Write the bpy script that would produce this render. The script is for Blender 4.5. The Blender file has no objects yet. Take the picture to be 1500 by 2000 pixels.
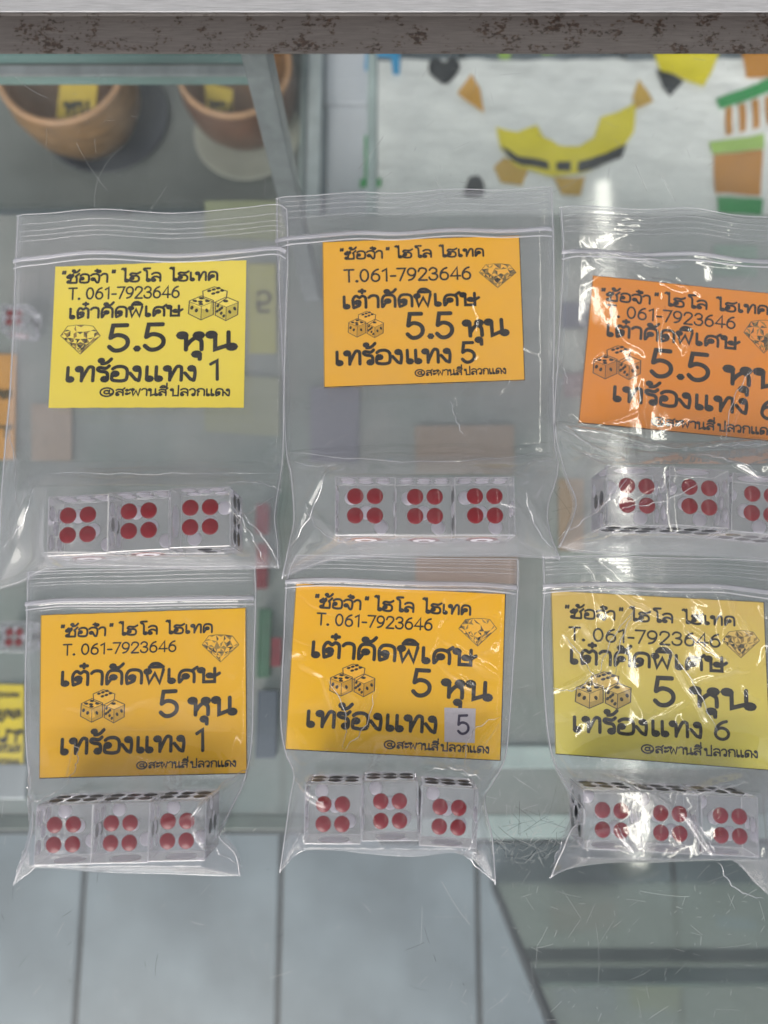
import bpy, bmesh, math, random
import numpy as np
from mathutils import Vector, Matrix

random.seed(7)
rng = np.random.default_rng(11)
C = bpy.context.scene.collection
S = bpy.context.scene
# one Blender unit is one centimetre
S.unit_settings.system = 'METRIC'
S.unit_settings.scale_length = 0.01

# ------------------------------------------------------------------ camera
CAM_H = 22.5
TILT = math.radians(9.8)
FPX = 1450.0
CX, CY = 765.0, 1000.0
cam_d = bpy.data.cameras.new('camera')
cam = bpy.data.objects.new('camera', cam_d)
C.objects.link(cam)
S.camera = cam
cam.location = (0, 0, CAM_H)
cam.rotation_euler = (TILT, 0, 0)
cam_d.sensor_fit = 'VERTICAL'
cam_d.sensor_height = 72.0
cam_d.lens = 72.0 * FPX / 2000.0
cam_d.shift_x = -(CX - 750.0) / 2000.0
cam_d.clip_start = 0.5
cam_d.clip_end = 20000
cam_d.dof.use_dof = True
cam_d.dof.focus_distance = 22.3
cam_d.dof.aperture_fstop = 0.155
cam_d.dof.aperture_blades = 0

# ------------------------------------------------------------------ sky and light
SUN_EL, SUN_AZ = math.radians(42), math.radians(200)
w = bpy.data.worlds.new("World")
S.world = w
w.use_nodes = True
nt = w.node_tree
sky = nt.nodes.new('ShaderNodeTexSky')
sky.sky_type = 'NISHITA'
sky.sun_disc = False
sky.sun_elevation = SUN_EL
sky.sun_rotation = SUN_AZ
sky.dust_density = 4.0
sky.air_density = 1.0
hs = nt.nodes.new('ShaderNodeHueSaturation')
hs.inputs['Saturation'].default_value = 0.4     # hazy overcast
nt.links.new(sky.outputs[0], hs.inputs['Color'])
nt.links.new(hs.outputs[0], nt.nodes['Background'].inputs[0])
nt.nodes['Background'].inputs[1].default_value = 0.11
sun_d = bpy.data.lights.new('sun', 'SUN')
sun_d.energy = 0.6
sun_d.angle = math.radians(35)
sun_d.color = (1.0, 0.96, 0.9)
sun = bpy.data.objects.new('sun', sun_d)
C.objects.link(sun)
sd = Vector((math.sin(SUN_AZ) * math.cos(SUN_EL), math.cos(SUN_AZ) * math.cos(SUN_EL), math.sin(SUN_EL)))
sun.rotation_euler = (-sd).to_track_quat('-Z', 'Y').to_euler()
S.view_settings.view_transform = 'Standard'
S.view_settings.look = 'None'
S.view_settings.gamma = 1.0
S.view_settings.exposure = 0.58
S.render.engine = 'CYCLES'
cy = S.cycles
cy.use_denoising = True
cy.max_bounces = 22
cy.transmission_bounces = 20
cy.transparent_max_bounces = 32
cy.diffuse_bounces = 3
cy.glossy_bounces = 5
cy.sample_clamp_indirect = 6
cy.caustics_reflective = False
cy.caustics_refractive = True
cy.blur_glossy = 0.3

# ------------------------------------------------------------------ helpers
ca, sa = math.cos(TILT), math.sin(TILT)


def at(px, py, z=0.0):
    """point at height z (cm) met by the ray of a pixel of the 1500 x 2000 photograph"""
    a, b = (px - CX) / FPX, -(py - CY) / FPX
    d = Vector((a, b * ca + sa, b * sa - ca))
    t = (z - CAM_H) / d.z
    return Vector((d.x * t, d.y * t, z))


def lin(r, g, b, a=1.0):
    f = lambda c: (c / 255 / 12.92) if c <= 10 else (((c / 255) + 0.055) / 1.055) ** 2.4
    return (f(r), f(g), f(b), a)


def obj(name, me, parent=None, loc=None, **props):
    o = bpy.data.objects.new(name, me)
    C.objects.link(o)
    if parent is not None:
        o.parent = parent
    if loc is not None:
        o.location = loc
    for k, v in props.items():
        o[k] = v
    return o


def mesh(name, verts, faces, mats, smooth=False, idx=None):
    me = bpy.data.meshes.new(name)
    me.from_pydata([tuple(v) for v in verts], [], [tuple(f) for f in faces])
    if not isinstance(mats, (list, tuple)):
        mats = [mats]
    for m in mats:
        me.materials.append(m)
    if idx is not None:
        me.polygons.foreach_set('material_index', idx)
    if smooth:
        me.polygons.foreach_set('use_smooth', [True] * len(me.polygons))
    me.update()
    return me


def bm_mesh(name, bm, mats, smooth=False):
    me = bpy.data.meshes.new(name)
    bm.to_mesh(me)
    bm.free()
    if not isinstance(mats, (list, tuple)):
        mats = [mats]
    for m in mats:
        me.materials.append(m)
    if smooth:
        me.polygons.foreach_set('use_smooth', [True] * len(me.polygons))
    return me


def box_mesh(name, x0, x1, y0, y1, z0, z1, mat, bevel=0.0, seg=2):
    bm = bmesh.new()
    bmesh.ops.create_cube(bm, size=1.0)
    for v in bm.verts:
        v.co = Vector((x0 if v.co.x < 0 else x1, y0 if v.co.y < 0 else y1, z0 if v.co.z < 0 else z1))
    if bevel > 0:
        bmesh.ops.bevel(bm, geom=bm.edges[:], offset=bevel, segments=seg, affect='EDGES', profile=0.5)
    return bm_mesh(name, bm, mat)


def thing(name, label, cat, group=None, loc=(0, 0, 0)):
    o = obj(name, None, loc=loc)
    o['label'] = label
    o['category'] = cat
    if group:
        o['group'] = group
    return o


def vnoise(x, y, seed):
    """smooth 2-D value noise for numpy arrays"""
    r = np.random.default_rng(seed)
    T = r.random((64, 64)) * 2 - 1
    xi, yi = np.floor(x).astype(int), np.floor(y).astype(int)
    fx, fy = x - xi, y - yi
    fx, fy = fx * fx * fx * (fx * (fx * 6 - 15) + 10), fy * fy * fy * (fy * (fy * 6 - 15) + 10)
    g = lambda i, j: T[(xi + i) % 64, (yi + j) % 64]
    return (g(0, 0) * (1 - fx) * (1 - fy) + g(1, 0) * fx * (1 - fy) + g(0, 1) * (1 - fx) * fy + g(1, 1) * fx * fy)


# ------------------------------------------------------------------ materials
def mat(name):
    m = bpy.data.materials.new(name)
    m.use_nodes = True
    n = m.node_tree
    return m, n, n.nodes['Principled BSDF'], n.nodes['Material Output']


def N(n, t, **kw):
    nd = n.nodes.new(t)
    for k, v in kw.items():
        if k.startswith('i_'):
            nd.inputs[k[2:].replace('_', ' ')].default_value = v
        else:
            setattr(nd, k, v)
    return nd


def simple(name, col, rough=0.5, metal=0.0, spec=0.5, noise=0.0, nscale=3.0, coat=0.0, bump=0.0, stretch=(1, 1, 1)):
    m, n, p, out = mat(name)
    p.inputs['Base Color'].default_value = col
    p.inputs['Roughness'].default_value = rough
    p.inputs['Metallic'].default_value = metal
    p.inputs['Specular IOR Level'].default_value = spec
    p.inputs['Coat Weight'].default_value = coat
    if noise > 0 or bump > 0:
        tc = N(n, 'ShaderNodeTexCoord')
        mp = N(n, 'ShaderNodeMapping')
        mp.inputs['Scale'].default_value = stretch
        nz = N(n, 'ShaderNodeTexNoise')
        nz.inputs['Scale'].default_value = nscale
        nz.inputs['Detail'].default_value = 5
        n.links.new(tc.outputs['Object'], mp.inputs[0])
        n.links.new(mp.outputs[0], nz.inputs['Vector'])
        if noise > 0:
            mx = N(n, 'ShaderNodeMix', data_type='RGBA', blend_type='MIX')
            mx.inputs['A'].default_value = tuple(c * (1 - noise) for c in col[:3]) + (1,)
            mx.inputs['B'].default_value = tuple(min(1, c * (1 + noise)) for c in col[:3]) + (1,)
            rp = N(n, 'ShaderNodeMapRange')
            rp.inputs['From Min'].default_value = 0.3
            rp.inputs['From Max'].default_value = 0.7
            n.links.new(nz.outputs['Fac'], rp.inputs['Value'])
            n.links.new(rp.outputs[0], mx.inputs['Factor'])
            n.links.new(mx.outputs['Result'], p.inputs['Base Color'])
        if bump > 0:
            bp = N(n, 'ShaderNodeBump')
            bp.inputs['Strength'].default_value = 1.0
            bp.inputs['Distance'].default_value = bump
            n.links.new(nz.outputs['Fac'], bp.inputs['Height'])
            n.links.new(bp.outputs[0], p.inputs['Normal'])
    return m


def sheet(name, tint, haze, haze_col, rough, base_r=0.04, bump=0.0, bscale=2.0, haze_noise=0.0, hscale=0.4, side=0.0, max_r=0.9, col2=None):
    """thin clear sheet (film or pane): clear + mirror by angle + a little milky scatter"""
    m, n, p, out = mat(name)
    n.nodes.remove(p)
    tr = N(n, 'ShaderNodeBsdfTransparent')
    tr.inputs[0].default_value = tint
    gl = N(n, 'ShaderNodeBsdfGlossy')
    gl.inputs['Roughness'].default_value = rough
    gl.inputs['Color'].default_value = (1, 1, 1, 1)
    df = N(n, 'ShaderNodeBsdfDiffuse')
    df.inputs[0].default_value = haze_col
    tl = N(n, 'ShaderNodeBsdfTranslucent')
    tl.inputs[0].default_value = haze_col
    mdt = N(n, 'ShaderNodeMixShader')
    mdt.inputs[0].default_value = 0.35
    n.links.new(df.outputs[0], mdt.inputs[1])
    n.links.new(tl.outputs[0], mdt.inputs[2])
    lw = N(n, 'ShaderNodeLayerWeight')
    lw.inputs['Blend'].default_value = 0.5
    pw = N(n, 'ShaderNodeMath', operation='POWER')
    pw.inputs[1].default_value = 5.0
    n.links.new(lw.outputs['Facing'], pw.inputs[0])
    ma = N(n, 'ShaderNodeMath', operation='MULTIPLY_ADD')
    ma.inputs[1].default_value = max_r - base_r
    ma.inputs[2].default_value = base_r
    n.links.new(pw.outputs[0], ma.inputs[0])
    m1 = N(n, 'ShaderNodeMixShader')
    m1.inputs[0].default_value = haze
    n.links.new(tr.outputs[0], m1.inputs[1])
    n.links.new(mdt.outputs[0], m1.inputs[2])
    m2 = N(n, 'ShaderNodeMixShader')
    n.links.new(ma.outputs[0], m2.inputs[0])
    n.links.new(m1.outputs[0], m2.inputs[1])
    n.links.new(gl.outputs[0], m2.inputs[2])
    n.links.new(m2.outputs[0], out.inputs[0])
    tc = N(n, 'ShaderNodeTexCoord')
    if col2:
        nc = N(n, 'ShaderNodeTexNoise')
        nc.inputs['Scale'].default_value = .13
        nc.inputs['Detail'].default_value = 4
        n.links.new(tc.outputs['Object'], nc.inputs['Vector'])
        rc = N(n, 'ShaderNodeValToRGB')
        rc.color_ramp.elements[0].position = .38
        rc.color_ramp.elements[1].position = .62
        rc.color_ramp.elements[0].color = haze_col
        rc.color_ramp.elements[1].color = col2
        n.links.new(nc.outputs['Color'], rc.inputs[0])
        n.links.new(rc.outputs[0], df.inputs[0])
    if haze_noise > 0:
        nz = N(n, 'ShaderNodeTexNoise')
        nz.inputs['Scale'].default_value = hscale
        nz.inputs['Detail'].default_value = 6
        nz.inputs['Roughness'].default_value = 0.6
        n.links.new(tc.outputs['Object'], nz.inputs['Vector'])
        rp = N(n, 'ShaderNodeMapRange')
        rp.inputs['From Min'].default_value = 0.32
        rp.inputs['From Max'].default_value = 0.68
        rp.inputs['To Min'].default_value = max(0, haze - haze_noise)
        rp.inputs['To Max'].default_value = haze + haze_noise
        n.links.new(nz.outputs['Fac'], rp.inputs['Value'])
        # light crossing the sheet at a slant meets more of it
        sq = N(n, 'ShaderNodeMath', operation='POWER')
        sq.inputs[1].default_value = 1.6
        n.links.new(lw.outputs['Facing'], sq.inputs[0])
        sd_ = N(n, 'ShaderNodeMath', operation='MULTIPLY_ADD')
        sd_.inputs[1].default_value = side
        n.links.new(sq.outputs[0], sd_.inputs[0])
        n.links.new(rp.outputs[0], sd_.inputs[2])
        n.links.new(sd_.outputs[0], m1.inputs[0])
    if bump > 0:
        nb = N(n, 'ShaderNodeTexNoise')
        nb.inputs['Scale'].default_value = bscale
        nb.inputs['Detail'].default_value = 3
        n.links.new(tc.outputs['Object'], nb.inputs['Vector'])
        bp = N(n, 'ShaderNodeBump')
        bp.inputs['Strength'].default_value = 1.0
        bp.inputs['Distance'].default_value = bump
        n.links.new(nb.outputs['Fac'], bp.inputs['Height'])
        n.links.new(bp.outputs[0], gl.inputs['Normal'])
        n.links.new(bp.outputs[0], lw.inputs['Normal'])
    return m


M = {}
M['top_glass'] = sheet('top_glass', (0.93, 0.955, 0.95, 1), 0.03, (0.62, 0.67, 0.68, 1), 0.03, base_r=0.045, haze_noise=0.03, hscale=0.35)
M['film'] = sheet('bag_film', (0.97, 0.97, 0.975, 1), 0.022, (0.88, 0.87, 0.94, 1), 0.04, base_r=0.055, bump=0.004, bscale=3, haze_noise=0.022, hscale=0.6, side=0.38)
M['film_crumpled'] = sheet('bag_film_crumpled', (0.965, 0.965, 0.97, 1), 0.028, (0.82, 0.81, 0.87, 1), 0.032, base_r=0.10, bump=0.003, bscale=3, haze_noise=0.028, hscale=0.7, side=0.38)
M['film_back'] = sheet('bag_back_film', (0.97, 0.97, 0.975, 1), 0.105, (0.84, 0.83, 0.9, 1), 0.1, base_r=0.04, bump=0.006, bscale=5)
M['seam'] = sheet('bag_seam', (0.95, 0.95, 0.96, 1), 0.5, (0.85, 0.85, 0.9, 1), 0.15, base_r=0.12)
M['zip'] = sheet('bag_zip', (0.95, 0.95, 0.96, 1), 0.42, (0.84, 0.84, 0.92, 1), 0.18, base_r=0.10)
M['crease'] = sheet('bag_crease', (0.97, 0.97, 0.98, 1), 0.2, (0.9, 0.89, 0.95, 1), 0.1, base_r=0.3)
M['rib'] = sheet('bag_rib', (0.97, 0.97, 0.98, 1), 0.12, (0.85, 0.85, 0.92, 1), 0.12, base_r=0.12)
M['scratch'] = sheet('scratch', (1, 1, 1, 1), 0.3, (0.85, 0.88, 0.86, 1), 0.3, base_r=0.1)
M['scratch_dark'] = sheet('scratch_dark', (0.55, 0.57, 0.58, 1), 0.1, (0.15, 0.16, 0.16, 1), 0.4, base_r=0.0)
M['shelf_glass'] = sheet('shelf_glass', (0.80, 0.87, 0.85, 1), 0.55, (0.42, 0.465, 0.44, 1), 0.12, base_r=0.04, haze_noise=0.18, hscale=0.12, col2=(0.60, 0.55, 0.54, 1))  # mottled two-tone haze paints blurred reflections into the glass
M['door_glass'] = sheet('door_glass', (0.84, 0.88, 0.84, 1), 0.5, (0.50, 0.54, 0.49, 1), 0.1, base_r=0.03, haze_noise=0.14, hscale=0.07, max_r=0.4)
M['glass_edge'] = simple('glass_edge', lin(112, 140, 137), 0.25, noise=0.25, nscale=0.15)
M['glass_edge_pale'] = simple('glass_edge_pale', lin(172, 186, 184), 0.2, noise=0.2, nscale=0.3)
M['glass_edge_dark'] = simple('glass_edge_dark', lin(84, 94, 90), 0.3, noise=0.3, nscale=0.3)

# clear acrylic; its milky mix paints the brightness of inner reflections
m, n, p, out = mat('clear_acrylic')
p.inputs['Base Color'].default_value = (0.975, 0.972, 0.985, 1)
p.inputs['Roughness'].default_value = 0.0
p.inputs['IOR'].default_value = 1.49
p.inputs['Transmission Weight'].default_value = 1.0
n.nodes.remove(p)
gl_ = N(n, 'ShaderNodeBsdfGlass')
gl_.inputs['IOR'].default_value = 1.49
gl_.inputs['Roughness'].default_value = 0.0
gl_.inputs['Color'].default_value = (0.99, 0.985, 0.995, 1)
df_ = N(n, 'ShaderNodeBsdfDiffuse')
df_.inputs[0].default_value = (.93, .92, .96, 1)
tl2 = N(n, 'ShaderNodeBsdfTranslucent')
tl2.inputs[0].default_value = (.93, .92, .96, 1)
mxa, mxb = N(n, 'ShaderNodeMixShader'), N(n, 'ShaderNodeMixShader')
n.links.new(df_.outputs[0], mxa.inputs[1])
n.links.new(tl2.outputs[0], mxa.inputs[2])
mxb.inputs[0].default_value = .17
n.links.new(gl_.outputs[0], mxb.inputs[1])
n.links.new(mxa.outputs[0], mxb.inputs[2])
n.links.new(mxb.outputs[0], out.inputs[0])
M['acrylic'] = m
M['edge_glint'] = sheet('painted_edge_glint', (.9, .9, .92, 1), .45, (.92, .91, .96, 1), .12, base_r=.2)  # pale bevels paint the bright glint along the die edges
M['pip_red'] = simple('pip_red', lin(122, 0, 18), 0.1, noise=0.12, nscale=4, coat=0.0, spec=.4)
M['pip_black'] = simple('pip_black', lin(10, 10, 20), 0.4, spec=.15)
M['pip_back'] = simple('pip_back', lin(243, 240, 252), 0.4)
M['ink'] = simple('black_ink', lin(14, 12, 11), 0.5, noise=0.25, nscale=30)
M['ink_thin'] = simple('grey_ink', lin(74, 66, 48), 0.55)
M['pen'] = simple('pen_ink', lin(34, 20, 60), 0.4)
M['sticker'] = simple('sticker_paper', lin(196, 190, 196), 0.6, noise=0.04, nscale=9)


def paper(name, c_top, c_bot, ymin, ymax):
    m, n, p, out = mat(name)
    tc = N(n, 'ShaderNodeTexCoord')
    sx = N(n, 'ShaderNodeSeparateXYZ')
    n.links.new(tc.outputs['Object'], sx.inputs[0])
    rp = N(n, 'ShaderNodeMapRange')
    rp.inputs['From Min'].default_value = ymin
    rp.inputs['From Max'].default_value = ymax
    n.links.new(sx.outputs['Y'], rp.inputs['Value'])
    nz = N(n, 'ShaderNodeTexNoise')
    nz.inputs['Scale'].default_value = 14
    nz.inputs['Detail'].default_value = 4
    n.links.new(tc.outputs['Object'], nz.inputs['Vector'])
    ad = N(n, 'ShaderNodeMath', operation='MULTIPLY_ADD')
    ad.inputs[1].default_value = 0.5
    n.links.new(nz.outputs['Fac'], ad.inputs[0])
    sb = N(n, 'ShaderNodeMath', operation='SUBTRACT')
    sb.inputs[1].default_value = 0.25
    n.links.new(rp.outputs[0], sb.inputs[0])
    n.links.new(sb.outputs[0], ad.inputs[2])
    mx = N(n, 'ShaderNodeMix', data_type='RGBA')
    mx.inputs['A'].default_value = c_bot
    mx.inputs['B'].default_value = c_top
    n.links.new(ad.outputs[0], mx.inputs['Factor'])
    n.links.new(mx.outputs['Result'], p.inputs['Base Color'])
    p.inputs['Roughness'].default_value = 0.55
    p.inputs['Specular IOR Level'].default_value = 0.35
    return m


# rusty rail metal and scratched bright rail
def rail_mat(name, base, rust_amt, scratchy):
    m, n, p, out = mat(name)
    tc = N(n, 'ShaderNodeTexCoord')

    def noise(scale, st, detail=6, rough=0.6):
        mp = N(n, 'ShaderNodeMapping')
        mp.inputs['Scale'].default_value = st
        n.links.new(tc.outputs['Object'], mp.inputs[0])
        nz = N(n, 'ShaderNodeTexNoise')
        nz.inputs['Scale'].default_value = scale
        nz.inputs['Detail'].default_value = detail
        nz.inputs['Roughness'].default_value = rough
        n.links.new(mp.outputs[0], nz.inputs['Vector'])
        return nz
    br = noise(3.0, (0.35, 14, 14), 4)
    cr = N(n, 'ShaderNodeValToRGB')
    cr.color_ramp.elements[0].position = 0.3
    cr.color_ramp.elements[1].position = 0.72
    cr.color_ramp.elements[0].color = tuple(c * 0.72 for c in base[:3]) + (1,)
    cr.color_ramp.elements[1].color = tuple(min(1, c * 1.25) for c in base[:3]) + (1,)
    n.links.new(br.outputs['Fac'], cr.inputs[0])
    last = cr.outputs[0]
    if rust_amt > 0:
        a = noise(1.9, (0.6, 0.9, 1), 2)
        b = noise(8.5, (0.75, 1.4, 1), 6, 0.66)
        mu = N(n, 'ShaderNodeMath', operation='MULTIPLY')
        n.links.new(a.outputs['Fac'], mu.inputs[0])
        n.links.new(b.outputs['Fac'], mu.inputs[1])
        rp = N(n, 'ShaderNodeMapRange')
        rp.inputs['From Min'].default_value = rust_amt
        rp.inputs['From Max'].default_value = rust_amt + 0.035
        n.links.new(mu.outputs[0], rp.inputs['Value'])
        c = noise(9, (1, 1, 1), 3)
        r2 = N(n, 'ShaderNodeValToRGB')
        r2.color_ramp.elements[0].position = 0.35
        r2.color_ramp.elements[1].position = 0.65
        r2.color_ramp.elements[0].color = lin(24, 17, 13)
        r2.color_ramp.elements[1].color = lin(58, 42, 32)
        n.links.new(c.outputs['Fac'], r2.inputs[0])
        mx = N(n, 'ShaderNodeMix', data_type='RGBA')
        n.links.new(rp.outputs[0], mx.inputs['Factor'])
        n.links.new(last, mx.inputs['A'])
        n.links.new(r2.outputs[0], mx.inputs['B'])
        last = mx.outputs['Result']
        mt = N(n, 'ShaderNodeMath', operation='MULTIPLY_ADD')
        mt.inputs[1].default_value = -0.2
        mt.inputs[2].default_value = 0.2
        n.links.new(rp.outputs[0], mt.inputs[0])
        n.links.new(mt.outputs[0], p.inputs['Metallic'])
    else:
        p.inputs['Metallic'].default_value = 0.1
    n.links.new(last, p.inputs['Base Color'])
    p.inputs['Roughness'].default_value = 0.42
    bp = N(n, 'ShaderNodeBump')
    bp.inputs['Distance'].default_value = 0.01
    n.links.new(br.outputs['Fac'], bp.inputs['Height'])
    n.links.new(bp.outputs[0], p.inputs['Normal'])
    return m


M['rail_bright'] = rail_mat('bright_rail_aluminium', lin(182, 182, 184), 0, True)
M['rail_rusty'] = rail_mat('rust_spotted_rail', lin(86, 81, 79), 0.288, False)
M['aluminium'] = simple('aluminium', lin(150, 154, 158), 0.4, metal=0.4, noise=0.15, nscale=0.5, stretch=(3, 0.2, 3))
M['aluminium_pale'] = simple('pale_aluminium', lin(196, 204, 206), 0.35, metal=0.3, noise=0.12, nscale=0.6)
M['rubber'] = simple('black_rubber', lin(24, 24, 26), 0.6)
M['seal'] = simple('dark_seal', lin(62, 68, 70), 0.5, noise=0.3, nscale=1.5)


# ------------------------------------------------------------------ stroke lettering (looped Thai and numerals drawn stroke by stroke)
def circ(cx, cy, r=0.125, k=10, a0=0.0):
    return [(cx + r * math.cos(a0 + 2 * math.pi * i / k), cy + r * math.sin(a0 + 2 * math.pi * i / k)) for i in range(k + 1)]


def sm(pts, k=4):
    """Catmull-Rom through the points"""
    P = [pts[0]] + list(pts) + [pts[-1]]
    o = []
    for i in range(1, len(P) - 2):
        p0, p1, p2, p3 = P[i - 1], P[i], P[i + 1], P[i + 2]
        for j in range(k):
            t = j / k
            o.append(tuple(0.5 * (2 * p1[q] + (p2[q] - p0[q]) * t + (2 * p0[q] - 5 * p1[q] + 4 * p2[q] - p3[q]) * t * t
                                  + (3 * p1[q] - p0[q] - 3 * p2[q] + p3[q]) * t ** 3) for q in (0, 1)))
    o.append(tuple(pts[-1]))
    return o


G = {}


def glyph(ch, w_, *strokes):
    G[ch] = (w_, strokes)


l = circ
glyph('อ', .84, l(.2, .5), sm([(.07, .5), (.07, .1), (.28, .0), (.55, .0), (.72, .15), (.73, .75), (.55, 1), (.25, 1), (.07, .84)]))
glyph('ซ', .98, l(.16, .72), sm([(.14, .85), (.25, 1.0), (.35, .82), (.45, 1.0), (.5, .85), (.36, .6), (.3, .3), (.3, .14)]),
      [(.3, .14), (.3, 0), (.78, 0)], sm([(.78, 0), (.78, .55), (.7, .75), (.78, .85), (.95, 1.1)]), l(.17, .12, .11))
glyph('จ', .80, sm([(.04, .84), (.22, 1), (.5, 1), (.68, .8), (.68, .3), (.62, .0), (.5, 0.0), (.36, .32)]), l(.22, .38))
glyph('า', .62, sm([(.03, .82), (.15, .98), (.36, 1), (.5, .8), (.5, 0)]))
glyph('ํ', 0, l(-.14, 1.32, .11))
glyph('ไ', .58, sm([(-.02, 1.5), (.1, 1.6), (.18, 1.42), (.27, 1.62)]), [(.27, 1.6), (.27, .14)], l(.39, .13))
glyph('โ', .58, sm([(.5, 1.56), (.2, 1.56), (.02, 1.52), (.06, 1.36), (.22, 1.26), (.27, 1.0)]), [(.27, 1.05), (.27, .14)], l(.39, .13))
glyph('เ', .48, [(.12, 1), (.12, .14)], l(.24, .13))
glyph('แ', .88, [(.12, 1), (.12, .14)], l(.24, .13), [(.54, 1), (.54, .14)], l(.66, .13))
glyph('ฮ', .88, l(.2, .4), sm([(.07, .4), (.07, .1), (.28, 0), (.56, 0), (.72, .15), (.72, .5), (.55, .68), (.28, .68), (.06, .82),
                               (.2, 1), (.58, .95), (.84, 1.14)]))
glyph('ล', .84, l(.2, .14), sm([(.08, .16), (.1, .4), (.3, .56), (.5, .52), (.7, .36)]), sm([(.71, 0), (.71, .7), (.56, .98), (.26, 1), (.06, .84)]))
glyph('ส', .90, l(.2, .14), sm([(.08, .16), (.1, .4), (.3, .56), (.5, .52), (.7, .36)]), sm([(.71, 0), (.71, .6), (.56, .86), (.26, .9), (.06, .78)]), [(.6, .8), (.86, 1.12)])
glyph('ท', .92, l(.15, .86), [(.28, .88), (.28, 0)], sm([(.28, .1), (.42, .55), (.58, .98), (.74, .98), (.79, .8), (.79, 0)]))
glyph('ค', .86, sm([(.1, 0), (.09, .6), (.2, .95), (.42, 1.02), (.64, .95), (.74, .7), (.74, 0)]), [(.12, .02), (.28, .38)], l(.37, .5))
glyph('ด', .86, sm([(.12, 0), (.08, .6), (.2, .95), (.42, 1.02), (.64, .95), (.74, .7), (.74, 0)]), sm([(.12, .0), (.4, .18), (.44, .38)]), l(.33, .46))
glyph('ต', .86, sm([(.12, 0), (.08, .6), (.16, .92), (.28, 1.0), (.42, .86), (.56, 1.0), (.7, .9), (.74, .7), (.74, 0)]), sm([(.12, .0), (.4, .18), (.44, .38)]), l(.33, .46))
glyph('ศ', .90, sm([(.1, 0), (.09, .5), (.2, .82), (.42, .9), (.64, .82), (.74, .6), (.74, 0)]), [(.12, .02), (.28, .34)], l(.37, .44), [(.62, .82), (.88, 1.1)])
glyph('พ', .96, l(.15, .86), [(.1, .76), (.22, 0), (.46, .72), (.68, 0), (.84, 1)])
glyph('ษ', .92, l(.15, .86), [(.26, .86), (.26, 0), (.74, 0), (.74, 1)], l(.52, .46, .11), sm([(.5, .36), (.7, .38), (.96, .62)]))
glyph('ห', .90, l(.15, .86), [(.27, .86), (.27, 0)], sm([(.27, .2), (.4, .5), (.56, .72)]), l(.66, .84), sm([(.56, .72), (.72, .55), (.75, .35), (.75, 0)]))
glyph('น', .96, l(.15, .86), [(.27, .86), (.27, 0), (.62, .2)], l(.78, .13), [(.68, 1), (.68, .2)])
glyph('ร', .66, sm([(.58, 1.08), (.42, .9), (.14, .96), (.06, .82), (.2, .68), (.44, .62), (.52, .45), (.52, .14)]), l(.4, .13))
glyph('ง', .66, l(.32, .86), sm([(.45, .86), (.48, .5), (.44, 0)]), [(.44, 0), (.28, .1), (.02, .55)])
glyph('ก', .84, sm([(.14, 0), (.14, .5), (.24, .62), (.06, .76), (.18, .96), (.42, 1.02), (.64, .95), (.73, .7), (.73, 0)]))
glyph('ป', .92, l(.15, .86), [(.27, .86), (.27, 0), (.75, 0), (.75, 1.5)])
glyph('ว', .68, l(.4, .14), sm([(.52, .14), (.55, .7), (.42, .98), (.2, 1), (.04, .82)]))
glyph('ะ', .55, l(.16, .78, .1), sm([(.26, .78), (.36, .78), (.48, .96)]), l(.16, .26, .1), sm([(.26, .26), (.36, .26), (.48, .44)]))
glyph('ิ', 0, sm([(-.74, 1.18), (-.6, 1.42), (-.34, 1.42), (-.14, 1.18)]), [(-.76, 1.19), (-.12, 1.19)])
glyph('ี', 0, sm([(-.74, 1.18), (-.6, 1.42), (-.34, 1.42), (-.14, 1.18)]), [(-.76, 1.19), (-.12, 1.19)], [(-.14, 1.18), (-.14, 1.5)])
glyph('่', 0, [(-.14, 1.58), (-.14, 1.84)])
glyph('ั', 0, l(-.52, 1.32, .1), sm([(-.5, 1.21), (-.25, 1.22), (-.06, 1.5)]))
glyph('้', 0, l(-.46, 1.46, .09), sm([(-.37, 1.42), (-.42, 1.24), (-.2, 1.3), (0.0, 1.58)]))
glyph('๋', 0, [(-.46, 1.4), (-.14, 1.4)], [(-.3, 1.24), (-.3, 1.56)])
glyph('ุ', 0, l(-.3, -.26, .1), [(-.2, -.22), (-.2, -.56)])
glyph(' ', .42)
glyph('_', .2)
glyph('"', .38, [(.1, 1.42), (.07, 1.12)], [(.26, 1.42), (.23, 1.12)])
glyph('@', 1.5, circ(.7, .5, .62, 24), circ(.68, .5, .24, 14), sm([(.94, .8), (.92, .3), (1.1, .22), (1.28, .4)]))
glyph('.', .34, circ(.15, .06, .05, 6))
glyph('-', .52, [(.05, .5), (.45, .5)])
glyph('T', .86, [(.02, 1.25), (.78, 1.25)], [(.4, 1.25), (.4, 0)])


def el(cx, cy, rx, ry, k=18):
    return [(cx + rx * math.sin(2 * math.pi * i / k), cy + ry * math.cos(2 * math.pi * i / k)) for i in range(k + 1)]


glyph('0', .88, el(.4, .63, .31, .6))
glyph('1', .66, [(.08, 1.02), (.4, 1.24), (.4, 0)])
glyph('2', .84, sm([(.06, .9), (.16, 1.17), (.4, 1.25), (.64, 1.12), (.66, .84), (.4, .45), (.06, 0.02)]), [(.05, 0), (.72, 0)])
glyph('3', .84, sm([(.08, 1.0), (.22, 1.2), (.44, 1.24), (.64, 1.06), (.6, .78), (.36, .66)]), sm([(.3, .66), (.6, .58), (.7, .34), (.56, .06), (.34, 0), (.12, .1), (.05, .3)]))
glyph('4', .88, [(.56, 0), (.56, 1.25), (.04, .36), (.8, .36)])
glyph('5', .86, [(.66, 1.25), (.18, 1.25), (.1, .62)], sm([(.1, .62), (.3, .76), (.54, .7), (.68, .5), (.66, .22), (.48, .02), (.24, 0), (.06, .2)]))
glyph('6', .86, sm([(.62, 1.22), (.38, 1.1), (.16, .8), (.08, .4)]), el(.39, .38, .31, .38))
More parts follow.
